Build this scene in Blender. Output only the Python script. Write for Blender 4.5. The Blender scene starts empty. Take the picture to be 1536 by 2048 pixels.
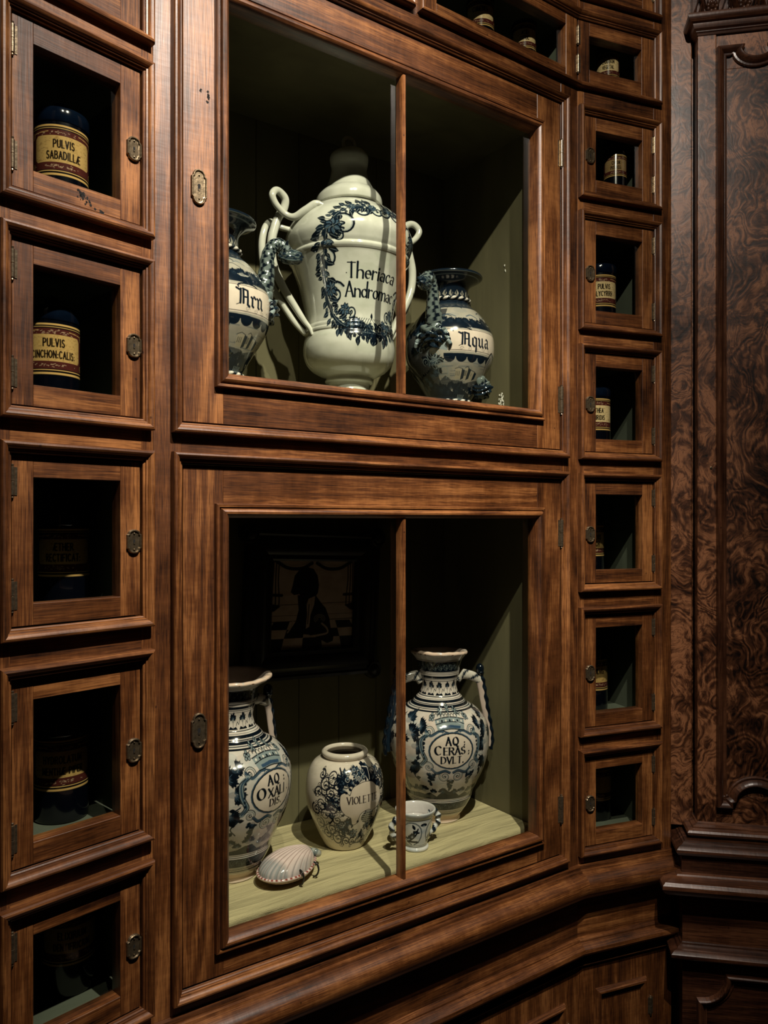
import bpy, bmesh, math, random
import numpy as np
from mathutils import Matrix, Vector

# ------------------------------------------------------------------ camera, world, light, exposure
SC = bpy.context.scene
COL = SC.collection
H = 1.55                       # eye height
FPX = 1540.0
cam_d = bpy.data.cameras.new('camera')
cam = bpy.data.objects.new('camera', cam_d); COL.objects.link(cam)
cam.location = (0, 0, H); cam.rotation_euler = (math.pi/2, 0, 0)
cam_d.sensor_fit = 'VERTICAL'; cam_d.sensor_height = 36.0
cam_d.lens = FPX/2048*36.0
cam_d.shift_y = 16/2048.0
cam_d.clip_start = .02
SC.camera = cam
SC.view_settings.view_transform = 'Standard'
SC.view_settings.look = 'None'
SC.view_settings.exposure = 0.0
SC.view_settings.gamma = 1.0
SC.view_settings.use_curve_mapping = False
SC.render.film_transparent = False
W = bpy.data.worlds.new('dim_room'); SC.world = W; W.use_nodes = True
W.node_tree.nodes['Background'].inputs[0].default_value = (1.0, .82, .66, 1)
W.node_tree.nodes['Background'].inputs[1].default_value = 0.0055

def spot(name, loc, target, power, color, radius, angle, blend):
    d = bpy.data.lights.new(name, 'SPOT'); d.energy = power; d.color = color
    d.shadow_soft_size = radius; d.spot_size = math.radians(angle); d.spot_blend = blend
    o = bpy.data.objects.new(name, d); COL.objects.link(o); o.location = loc
    o.rotation_euler = (Vector(target)-Vector(loc)).to_track_quat('-Z', 'Y').to_euler()
    return o
spot('ceiling_spot', (.44, .32, H+1.51), (-.07, 1.33, H-.03), 268, (1.0, .885, .765), .014, 57, 1.0)
spot('ceiling_spot', (.20, -.05, H+1.62), (.12, 1.40, H+.80), 96, (1.0, .885, .765), .014, 84, 1.0)

# ------------------------------------------------------------------ wall frames (angles of the built-in cabinet walls)
C0 = Vector((-.32091, 1.06971, 0)); C1 = Vector((.39319, 1.56464, 0)); WM = .86885
ANG = {'L': math.radians(47.808), 'M': math.radians(34.725), 'R': math.radians(20.805), 'B': math.radians(-10.4)}
ORG = {'L': C0, 'M': C0, 'R': C1, 'B': Vector((.66153, 1.63, 0))}
def frame(n):
    return Matrix.Translation(ORG[n]) @ Matrix.Rotation(ANG[n], 4, 'Z')
def lin(r, g, b):
    f = lambda c: (c/255/12.92) if c/255 <= .04045 else ((c/255+.055)/1.055)**2.4
    return (f(r), f(g), f(b))

# ------------------------------------------------------------------ materials
def newmat(name):
    m = bpy.data.materials.new(name); m.use_nodes = True
    nt = m.node_tree
    return m, nt, nt.nodes['Principled BSDF']
def N(nt, t, **kw):
    n = nt.nodes.new(t)
    for k, v in kw.items():
        if k[0] == '_': n.inputs[int(k[1:])].default_value = v
        else: setattr(n, k, v)
    return n
def ramp(nt, stops):
    r = nt.nodes.new('ShaderNodeValToRGB'); e = r.color_ramp.elements
    while len(e) < len(stops): e.new(.5)
    for i, (p, c) in enumerate(stops):
        e[i].position = p; e[i].color = (*c, 1)
    return r
def wood(name, axis, dark, mid, light, rough=.40, burl=0.0, bump=.25, coat=.28):
    m, nt, bs = newmat(name); L = nt.links.new
    tc = N(nt, 'ShaderNodeTexCoord')
    at = N(nt, 'ShaderNodeAttribute', attribute_name='rnd')
    oi = N(nt, 'ShaderNodeObjectInfo')
    ad = N(nt, 'ShaderNodeMath', operation='ADD'); L(at.outputs['Fac'], ad.inputs[0]); L(oi.outputs['Random'], ad.inputs[1])
    ml = N(nt, 'ShaderNodeMath', operation='MULTIPLY', _1=37.0); L(ad.outputs[0], ml.inputs[0])
    cb = N(nt, 'ShaderNodeCombineXYZ')
    for i in range(3): L(ml.outputs[0], cb.inputs[i])
    va = N(nt, 'ShaderNodeVectorMath', operation='ADD'); L(tc.outputs['Object'], va.inputs[0]); L(cb.outputs[0], va.inputs[1])
    k = .10 if burl == 0 else .8
    sc = [1, 1, 1]; sc[axis] = k
    mp = N(nt, 'ShaderNodeMapping'); mp.inputs['Scale'].default_value = sc; L(va.outputs[0], mp.inputs[0])
    vec = mp.outputs[0]
    if burl > 0:
        nd = N(nt, 'ShaderNodeTexNoise'); nd.inputs['Scale'].default_value = 3.4; nd.inputs['Detail'].default_value = 4
        L(vec, nd.inputs['Vector'])
        sb = N(nt, 'ShaderNodeVectorMath', operation='SUBTRACT'); L(nd.outputs['Color'], sb.inputs[0]); sb.inputs[1].default_value = (.5, .5, .5)
        s2 = N(nt, 'ShaderNodeVectorMath', operation='SCALE'); L(sb.outputs[0], s2.inputs[0]); s2.inputs['Scale'].default_value = burl
        v2 = N(nt, 'ShaderNodeVectorMath', operation='ADD'); L(vec, v2.inputs[0]); L(s2.outputs[0], v2.inputs[1]); vec = v2.outputs[0]
    # growth rings
    n1 = N(nt, 'ShaderNodeTexNoise'); n1.inputs['Scale'].default_value = 7.0 if burl == 0 else 3.0
    n1.inputs['Detail'].default_value = 2.0; n1.inputs['Distortion'].default_value = .35; L(vec, n1.inputs['Vector'])
    m1 = N(nt, 'ShaderNodeMath', operation='MULTIPLY', _1=70.0 if burl == 0 else 150.0); L(n1.outputs['Fac'], m1.inputs[0])
    m2 = N(nt, 'ShaderNodeMath', operation='SINE'); L(m1.outputs[0], m2.inputs[0])
    m3 = N(nt, 'ShaderNodeMath', operation='MULTIPLY_ADD', _1=.5, _2=.5); L(m2.outputs[0], m3.inputs[0])
    # fine fibres
    mp2 = N(nt, 'ShaderNodeMapping'); s2_ = [1, 1, 1]; s2_[axis] = .035 if burl == 0 else .12; mp2.inputs['Scale'].default_value = s2_
    L(vec if burl > 0 else va.outputs[0], mp2.inputs[0])
    n2 = N(nt, 'ShaderNodeTexNoise'); n2.inputs['Scale'].default_value = 420 if burl == 0 else 95
    n2.inputs['Detail'].default_value = 3; L(mp2.outputs[0], n2.inputs['Vector'])
    # large blotches and cross figure
    n3 = N(nt, 'ShaderNodeTexNoise'); n3.inputs['Scale'].default_value = 9; n3.inputs['Detail'].default_value = 5; n3.inputs['Roughness'].default_value = .65
    L(va.outputs[0], n3.inputs['Vector'])
    mpc = N(nt, 'ShaderNodeMapping'); s3_ = [.22, .22, .22]; s3_[axis] = 1.0; mpc.inputs['Scale'].default_value = s3_; L(va.outputs[0], mpc.inputs[0])
    n4 = N(nt, 'ShaderNodeTexNoise'); n4.inputs['Scale'].default_value = 130; n4.inputs['Detail'].default_value = 2; L(mpc.outputs[0], n4.inputs['Vector'])
    def madd(a, k1, b):
        q = N(nt, 'ShaderNodeMath', operation='MULTIPLY_ADD', _1=k1); L(a, q.inputs[0])
        if isinstance(b, float): q.inputs[2].default_value = b
        else: L(b, q.inputs[2])
        return q.outputs[0]
    v = madd(m3.outputs[0], .24 if burl == 0 else .34, -.56 if burl == 0 else -1.27)
    v = madd(n2.outputs['Fac'], .72 if burl == 0 else 1.2, v)
    v = madd(n3.outputs['Fac'], .80 if burl == 0 else 1.75, v)
    v = madd(n4.outputs['Fac'], .16, v)
    fr = N(nt, 'ShaderNodeMath', operation='FRACT'); q5 = N(nt, 'ShaderNodeMath', operation='MULTIPLY', _1=7.31); L(ad.outputs[0], q5.inputs[0]); L(q5.outputs[0], fr.inputs[0])
    v = madd(fr.outputs[0], .22, v)
    rp = ramp(nt, [(.12, dark), (.50, mid), (.88, light)]); L(v, rp.inputs[0])
    # pores: short dark streaks
    n5 = N(nt, 'ShaderNodeTexNoise'); n5.inputs['Scale'].default_value = 900 if burl == 0 else 260; n5.inputs['Detail'].default_value = 1; L(mp2.outputs[0], n5.inputs['Vector'])
    rp2 = ramp(nt, [(.36, (.35, .3, .3)), (.46, (1, 1, 1))]); L(n5.outputs['Fac'], rp2.inputs[0])
    # specks, worm holes
    vo = N(nt, 'ShaderNodeTexVoronoi'); vo.inputs['Scale'].default_value = 26; L(va.outputs[0], vo.inputs['Vector'])
    rp3 = ramp(nt, [(.030, (.12, .1, .1)), (.06, (1, 1, 1))]); L(vo.outputs['Distance'], rp3.inputs[0])
    mx = N(nt, 'ShaderNodeMix', data_type='RGBA', blend_type='MULTIPLY'); mx.inputs['Factor'].default_value = .75
    L(rp.outputs[0], mx.inputs['A']); L(rp2.outputs[0], mx.inputs['B'])
    mx2 = N(nt, 'ShaderNodeMix', data_type='RGBA', blend_type='MULTIPLY'); mx2.inputs['Factor'].default_value = .7
    L(mx.outputs['Result'], mx2.inputs['A']); L(rp3.outputs[0], mx2.inputs['B'])
    L(mx2.outputs['Result'], bs.inputs['Base Color'])
    rr = N(nt, 'ShaderNodeMapRange'); rr.inputs['To Min'].default_value = rough-.1; rr.inputs['To Max'].default_value = rough+.16
    L(n3.outputs['Fac'], rr.inputs['Value']); L(rr.outputs[0], bs.inputs['Roughness'])
    bs.inputs['Coat Weight'].default_value = coat; bs.inputs['Coat Roughness'].default_value = .33
    bp = N(nt, 'ShaderNodeBump'); bp.inputs['Strength'].default_value = bump; bp.inputs['Distance'].default_value = .0006
    bh = N(nt, 'ShaderNodeMath', operation='ADD'); L(n2.outputs['Fac'], bh.inputs[0]); L(n4.outputs['Fac'], bh.inputs[1])
    L(bh.outputs[0], bp.inputs['Height']); L(bp.outputs[0], bs.inputs['Normal']); L(bp.outputs[0], bs.inputs['Coat Normal'])
    return m
WD = ((.012, .0032, .0009), (.104, .0345, .0082), (.31, .126, .036))
M_V = wood('walnut_upright', 2, *WD)
M_H = wood('walnut_level', 0, *WD)
WB = ((.007, .0024, .0012), (.070, .025, .0100), (.25, .105, .045))
M_BU = wood('burl_walnut', 2, *WB, rough=.33, burl=.85, bump=.22, coat=.45)
WR = ((.010, .0035, .0018), (.055, .020, .009), (.14, .055, .024))
M_DV = wood('dark_walnut_upright', 2, *WR, rough=.3, coat=.35)
M_DH = wood('dark_walnut_level', 0, *WR, rough=.3, coat=.35)
def fabric(name, base, scale, streak, wr=.0035):
    m, nt, bs = newmat(name); L = nt.links.new
    tc = N(nt, 'ShaderNodeTexCoord'); mp = N(nt, 'ShaderNodeMapping'); mp.inputs['Scale'].default_value = streak
    L(tc.outputs['Object'], mp.inputs[0])
    n = N(nt, 'ShaderNodeTexNoise'); n.inputs['Scale'].default_value = scale; n.inputs['Detail'].default_value = 4; n.inputs['Distortion'].default_value = .6
    L(mp.outputs[0], n.inputs['Vector'])
    rp = ramp(nt, [(.25, tuple(c*.72 for c in base)), (.75, tuple(min(1, c*1.15) for c in base))]); L(n.outputs['Fac'], rp.inputs[0])
    L(rp.outputs[0], bs.inputs['Base Color']); bs.inputs['Roughness'].default_value = .85
    n2 = N(nt, 'ShaderNodeTexNoise'); n2.inputs['Scale'].default_value = 700; L(tc.outputs['Object'], n2.inputs['Vector'])
    a = N(nt, 'ShaderNodeMath', operation='MULTIPLY_ADD', _1=.06); L(n2.outputs['Fac'], a.inputs[0]); L(n.outputs['Fac'], a.inputs[2])
    bp = N(nt, 'ShaderNodeBump'); bp.inputs['Strength'].default_value = .55; bp.inputs['Distance'].default_value = wr
    L(a.outputs[0], bp.inputs['Height']); L(bp.outputs[0], bs.inputs['Normal'])
    return m
M_SHELF = fabric('wrinkled_green_cloth', lin(186, 174, 132), 16, (.30, 2.6, 1), .028)
M_LIN = fabric('olive_lining', lin(102, 96, 68), 9, (1.3, 1.3, .35))
M_SLIN = fabric('green_lining', lin(78, 84, 70), 12, (1, 1, .5))
def simple(name, col, rough=.5, metal=0.0, coat=0.0, bumps=0.0, bscale=60):
    m, nt, bs = newmat(name)
    tc = N(nt, 'ShaderNodeTexCoord'); n = N(nt, 'ShaderNodeTexNoise'); n.inputs['Scale'].default_value = bscale; n.inputs['Detail'].default_value = 4
    nt.links.new(tc.outputs['Object'], n.inputs['Vector'])
    rp = ramp(nt, [(.3, tuple(c*.6 for c in col)), (.7, tuple(min(1, c*1.25) for c in col))]); nt.links.new(n.outputs['Fac'], rp.inputs[0])
    nt.links.new(rp.outputs[0], bs.inputs['Base Color'])
    bs.inputs['Roughness'].default_value = rough; bs.inputs['Metallic'].default_value = metal; bs.inputs['Coat Weight'].default_value = coat
    if bumps:
        bp = N(nt, 'ShaderNodeBump'); bp.inputs['Strength'].default_value = bumps; bp.inputs['Distance'].default_value = .001
        nt.links.new(n.outputs['Fac'], bp.inputs['Height']); nt.links.new(bp.outputs[0], bs.inputs['Normal'])
    return m
M_BRASS = simple('aged_brass', (.20, .155, .095), .36, .85, bumps=.3, bscale=220)
M_HINGE = simple('hinge_brass', (.30, .24, .16), .3, .9, bumps=.2, bscale=220)
M_BLACK = simple('keyhole_black', (.002, .002, .002), .9)
M_EBON = simple('ebonised_wood', (.006, .004, .003), .4, bumps=.3, bscale=120)
M_CHIP = simple('white_plaster', (.75, .73, .64), .8, bumps=.5, bscale=300)
M_NAVY = simple('cobalt_black_glass', (.002, .005, .013), .10, coat=.5)
M_PEWTER = simple('dark_pewter', (.05, .048, .045), .35, .7)
M_FLOOR = simple('floor_boards', (.03, .017, .010), .6)
def glass_mat():
    m = bpy.data.materials.new('old_window_glass'); m.use_nodes = True; nt = m.node_tree
    for n in list(nt.nodes): nt.nodes.remove(n)
    out = N(nt, 'ShaderNodeOutputMaterial'); tr = N(nt, 'ShaderNodeBsdfTransparent'); tr.inputs[0].default_value = (.93, .95, .92, 1)
    gl = N(nt, 'ShaderNodeBsdfGlossy'); gl.inputs['Roughness'].default_value = .02
    fr = N(nt, 'ShaderNodeFresnel'); fr.inputs[0].default_value = 1.45
    tc = N(nt, 'ShaderNodeTexCoord'); no = N(nt, 'ShaderNodeTexNoise'); no.inputs['Scale'].default_value = 9
    nt.links.new(tc.outputs['Object'], no.inputs['Vector'])
    bp = N(nt, 'ShaderNodeBump'); bp.inputs['Strength'].default_value = .15; bp.inputs['Distance'].default_value = .004
    nt.links.new(no.outputs['Fac'], bp.inputs['Height']); nt.links.new(bp.outputs[0], gl.inputs['Normal'])
    mx = N(nt, 'ShaderNodeMixShader')
    ge = N(nt, 'ShaderNodeNewGeometry'); iv = N(nt, 'ShaderNodeMath', operation='SUBTRACT'); iv.inputs[0].default_value = 1.0
    nt.links.new(ge.outputs['Backfacing'], iv.inputs[1]); mu = N(nt, 'ShaderNodeMath', operation='MULTIPLY')
    nt.links.new(iv.outputs[0], mu.inputs[0]); nt.links.new(fr.outputs[0], mu.inputs[1])
    nt.links.new(mu.outputs[0], mx.inputs[0]); nt.links.new(tr.outputs[0], mx.inputs[1]); nt.links.new(gl.outputs[0], mx.inputs[2])
    nt.links.new(mx.outputs[0], out.inputs[0])
    return m
M_GLASS = glass_mat()
def painted(name, rough=.13, coat=.3, crackle=.12, spec=.5):
    m, nt, bs = newmat(name); L = nt.links.new
    at = N(nt, 'ShaderNodeAttribute', attribute_name='paint')
    tc = N(nt, 'ShaderNodeTexCoord')
    n = N(nt, 'ShaderNodeTexNoise'); n.inputs['Scale'].default_value = 45; n.inputs['Detail'].default_value = 6; L(tc.outputs['Object'], n.inputs['Vector'])
    rp = ramp(nt, [(.3, (.82, .83, .80)), (.65, (1, 1, 1))]); L(n.outputs['Fac'], rp.inputs[0])
    mx = N(nt, 'ShaderNodeMix', data_type='RGBA', blend_type='MULTIPLY'); mx.inputs['Factor'].default_value = .8
    L(at.outputs['Color'], mx.inputs['A']); L(rp.outputs[0], mx.inputs['B']); L(mx.outputs['Result'], bs.inputs['Base Color'])
    bs.inputs['Roughness'].default_value = rough; bs.inputs['Coat Weight'].default_value = coat; bs.inputs['Coat Roughness'].default_value = .05
    bs.inputs['Specular IOR Level'].default_value = spec
    bp = N(nt, 'ShaderNodeBump'); bp.inputs['Strength'].default_value = crackle; bp.inputs['Distance'].default_value = .0015
    L(n.outputs['Fac'], bp.inputs['Height']); L(bp.outputs[0], bs.inputs['Normal'])
    return m
M_GLAZE = painted('painted_tin_glaze')
M_JAR = painted('enamelled_jar_glass', rough=.16, coat=.6, crackle=.05)
M_TILE = painted('painted_tiles', rough=.3, coat=.1)

# ------------------------------------------------------------------ mesh builder
RN = random.Random(7)
class MB:
    def __init__(s): s.v = []; s.f = []; s.m = []; s.r = []; s.cr = RN.random()
    def piece(s): s.cr = RN.random()
    def add(s, vs, fs, mi=0):
        b = len(s.v); s.v += [tuple(p) for p in vs]; s.r += [s.cr]*len(vs)
        for i, f in enumerate(fs):
            s.f.append([b+k for k in f]); s.m.append(mi if isinstance(mi, int) else mi[i])
    def box(s, x0, x1, y0, y1, z0, z1, mi=0, c=0.0, new=True):
        if new: s.piece()
        if c <= 0:
            vs = [(x, y, z) for x in (x0, x1) for y in (y0, y1) for z in (z0, z1)]
            s.add(vs, [(0, 1, 3, 2), (4, 6, 7, 5), (0, 4, 5, 1), (2, 3, 7, 6), (0, 2, 6, 4), (1, 5, 7, 3)], mi); return
        # front (low y) edges chamfered
        vs = [(x0, y0+c, z0), (x1, y0+c, z0), (x1, y0+c, z1), (x0, y0+c, z1),
              (x0+c, y0, z0+c), (x1-c, y0, z0+c), (x1-c, y0, z1-c), (x0+c, y0, z1-c),
              (x0, y1, z0), (x1, y1, z0), (x1, y1, z1), (x0, y1, z1)]
        fs = [(4, 5, 6, 7)]
        for i in range(4):
            j = (i+1) % 4
            fs += [(i, j, 4+j, 4+i), (8+i, 8+j, j, i)]
        fs.append((11, 10, 9, 8)); s.add(vs, fs, mi)
    def sweep(s, path, prof, closed=True, y0=0.0, mv=0, mh=1, new=True):
        """mitred moulding: path of (x,z) running anticlockwise, prof of (outward offset, proudness)"""
        n = len(path); P = [Vector(p) for p in path]
        nor = []
        for i in range(n if closed else n-1):
            d = (P[(i+1) % n]-P[i]).normalized(); nor.append(Vector((d.y, -d.x)))
        rings = []
        for i in range(n):
            if closed: a, b = nor[i-1], nor[i]
            else: a = nor[max(0, i-1)]; b = nor[min(i, n-2)]
            m = (a+b)/(1+a.dot(b))
            rings.append([(P[i].x+m.x*o, y0-h, P[i].y+m.y*o) for o, h in prof])
        k = len(prof)
        for i in range(n if closed else n-1):
            j = (i+1) % n
            if new: s.piece()
            d = P[j]-P[i]; mi = mh if abs(d.x) > abs(d.y) else mv
            s.add(rings[i]+rings[j], [(q, q+1, k+q+1, k+q) for q in range(k-1)], mi)
    def lathe(s, prof, n=24, c=(0, 0, 0), axis='z', mi=0, cap=True):
        vs = []; fs = []
        for r, z in prof:
            for i in range(n):
                a = 2*math.pi*i/n; p = (r*math.cos(a), r*math.sin(a), z)
                if axis == 'y': p = (p[0], z, p[1])
                vs.append((p[0]+c[0], p[1]+c[1], p[2]+c[2]))
        for j in range(len(prof)-1):
            for i in range(n):
                k = (i+1) % n; fs.append((j*n+i, j*n+k, (j+1)*n+k, (j+1)*n+i))
        if cap: fs.append(tuple(range(n-1, -1, -1))); fs.append(tuple((len(prof)-1)*n+i for i in range(n)))
        s.add(vs, fs, mi)
    def build(s, name, mats, parent=None, loc=(0, 0, 0), smooth=None, bevel=0.0):
        me = bpy.data.meshes.new(name); me.from_pydata(s.v, [], s.f)
        for m in (mats if isinstance(mats, (list, tuple)) else [mats]): me.materials.append(m)
        a = me.attributes.new('rnd', 'FLOAT', 'POINT'); a.data.foreach_set('value', s.r)
        me.polygons.foreach_set('material_index', s.m)
        bm = bmesh.new(); bm.from_mesh(me); bmesh.ops.recalc_face_normals(bm, faces=bm.faces); bm.to_mesh(me); bm.free()
        if smooth is not None:
            me.polygons.foreach_set('use_smooth', [True]*len(me.polygons)); me.set_sharp_from_angle(angle=math.radians(smooth))
        me.update()
        o = bpy.data.objects.new(name, me); COL.objects.link(o); o.location = loc
        if parent: o.parent = parent
        if bevel:
            b = o.modifiers.new('bevel', 'BEVEL'); b.width = bevel; b.segments = 2; b.limit_method = 'ANGLE'
        return o
def rect(x0, x1, z0, z1): return [(x0, z0), (x1, z0), (x1, z1), (x0, z1)]
def thing(name, label, cat, mat=None, group=None):
    o = bpy.data.objects.new(name, None); COL.objects.link(o); o.empty_display_size = .05
    o['label'] = label; o['category'] = cat
    if group: o['group'] = group
    if mat is not None: o.matrix_world = mat
    return o
def copy_part(o, parent, loc):
    c = o.copy(); COL.objects.link(c); c.parent = parent; c.location = loc
    return c
def catmull(P, n):
    P = [np.array(p, float) for p in P]; out = []
    Q = [2*P[0]-P[1]]+P+[2*P[-1]-P[-2]]
    for i in range(1, len(Q)-2):
        for k in range(n):
            t = k/n; a, b, c, d = Q[i-1], Q[i], Q[i+1], Q[i+2]
            out.append(.5*((2*b)+(-a+c)*t+(2*a-5*b+4*c-d)*t*t+(-a+3*b-3*c+d)*t**3))
    out.append(P[-1]); return np.array(out)

# ------------------------------------------------------------------ painting on pottery
class Canvas:
    def __init__(s, u0, u1, z0, z1, bg, px=.0004):
        s.u0, s.z0, s.px = u0, z0, px; s.w = int((u1-u0)/px)+2; s.h = int((z1-z0)/px)+2
        s.a = np.empty((s.h, s.w, 3), np.float32); s.a[:] = bg
    def _win(s, x0, x1, y0, y1):
        i0 = max(0, int((x0-s.u0)/s.px)-1); i1 = min(s.w, int((x1-s.u0)/s.px)+3)
        j0 = max(0, int((y0-s.z0)/s.px)-1); j1 = min(s.h, int((y1-s.z0)/s.px)+3)
        if i1 <= i0 or j1 <= j0: return None
        X = s.u0+np.arange(i0, i1)*s.px; Y = s.z0+np.arange(j0, j1)*s.px
        return i0, i1, j0, j1, X[None, :], Y[:, None]
    def comp(s, w, cov, col, al):
        i0, i1, j0, j1 = w[:4]; c = (cov*al)[..., None].astype(np.float32)
        s.a[j0:j1, i0:i1] = s.a[j0:j1, i0:i1]*(1-c)+np.array(col, np.float32)*c
    def stroke(s, P, w, col, al=1.0):
        P = np.asarray(P, float)
        if np.isscalar(w): ws = np.full(len(P), w)
        else: ws = np.asarray(w, float)
        m = ws.max()+3*s.px
        W_ = s._win(P[:, 0].min()-m, P[:, 0].max()+m, P[:, 1].min()-m, P[:, 1].max()+m)
        if W_ is None: return
        cov = np.zeros((W_[3]-W_[2], W_[1]-W_[0]))
        for k in range(len(P)-1):
            a, b = P[k], P[k+1]; mm = max(ws[k], ws[k+1])+s.px
            w2 = s._win(min(a[0], b[0])-mm, max(a[0], b[0])+mm, min(a[1], b[1])-mm, max(a[1], b[1])+mm)
            if w2 is None: continue
            X, Y = w2[4], w2[5]; d = b-a; L2 = max(1e-12, d@d)
            t = np.clip(((X-a[0])*d[0]+(Y-a[1])*d[1])/L2, 0, 1)
            D = np.hypot(X-a[0]-t*d[0], Y-a[1]-t*d[1]); hw = (ws[k]*(1-t)+ws[k+1]*t)/2
            c = np.clip((hw-D)/s.px+.5, 0, 1)
            sl = cov[w2[2]-W_[2]:w2[3]-W_[2], w2[0]-W_[0]:w2[1]-W_[0]]
            np.maximum(sl, c, out=sl)
        s.comp(W_, cov, col, al)
    def poly(s, P, col, al=1.0):
        P = np.asarray(P, float); W_ = s._win(P[:, 0].min(), P[:, 0].max(), P[:, 1].min(), P[:, 1].max())
        if W_ is None: return
        X, Y = W_[4], W_[5]; ins = np.zeros((W_[3]-W_[2], W_[1]-W_[0]), bool)
        for k in range(len(P)):
            x1, y1 = P[k]; x2, y2 = P[(k+1) % len(P)]
            if y1 == y2: continue
            ins ^= ((Y < y1) != (Y < y2)) & (X < (x2-x1)*(Y-y1)/(y2-y1)+x1)
        s.comp(W_, ins.astype(float), col, al)
    def ell(s, c, rx, ry, col, al=1.0):
        s.poly([(c[0]+rx*math.cos(t*.2618), c[1]+ry*math.sin(t*.2618)) for t in range(24)], col, al)
    def band(s, z0, z1, col, al=1.0): s.poly([(s.u0-1, z0), (s.u0+s.w*s.px+1, z0), (s.u0+s.w*s.px+1, z1), (s.u0-1, z1)], col, al)
    def wash(s, rng, n, col, al, size, zr, ur):
        for _ in range(n):
            c = (rng.uniform(*ur), rng.uniform(*zr)); r = size*rng.uniform(.5, 1.3)
            s.ell(c, r*1.6, r*.6, col, al)
    def sample(s, U, Z):
        x = np.clip((U-s.u0)/s.px, 0, s.w-1.001); y = np.clip((Z-s.z0)/s.px, 0, s.h-1.001)
        i = x.astype(int); j = y.astype(int); fx = (x-i)[..., None]; fy = (y-j)[..., None]; A = s.a
        return (A[j, i]*(1-fx)+A[j, i+1]*fx)*(1-fy)+(A[j+1, i]*(1-fx)+A[j+1, i+1]*fx)*fy
def arc(cx, cy, rx, ry, a0, a1, n=9):
    return [(cx+rx*math.cos(math.radians(a0+(a1-a0)*k/n)), cy+ry*math.sin(math.radians(a0+(a1-a0)*k/n))) for k in range(n+1)]
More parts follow.
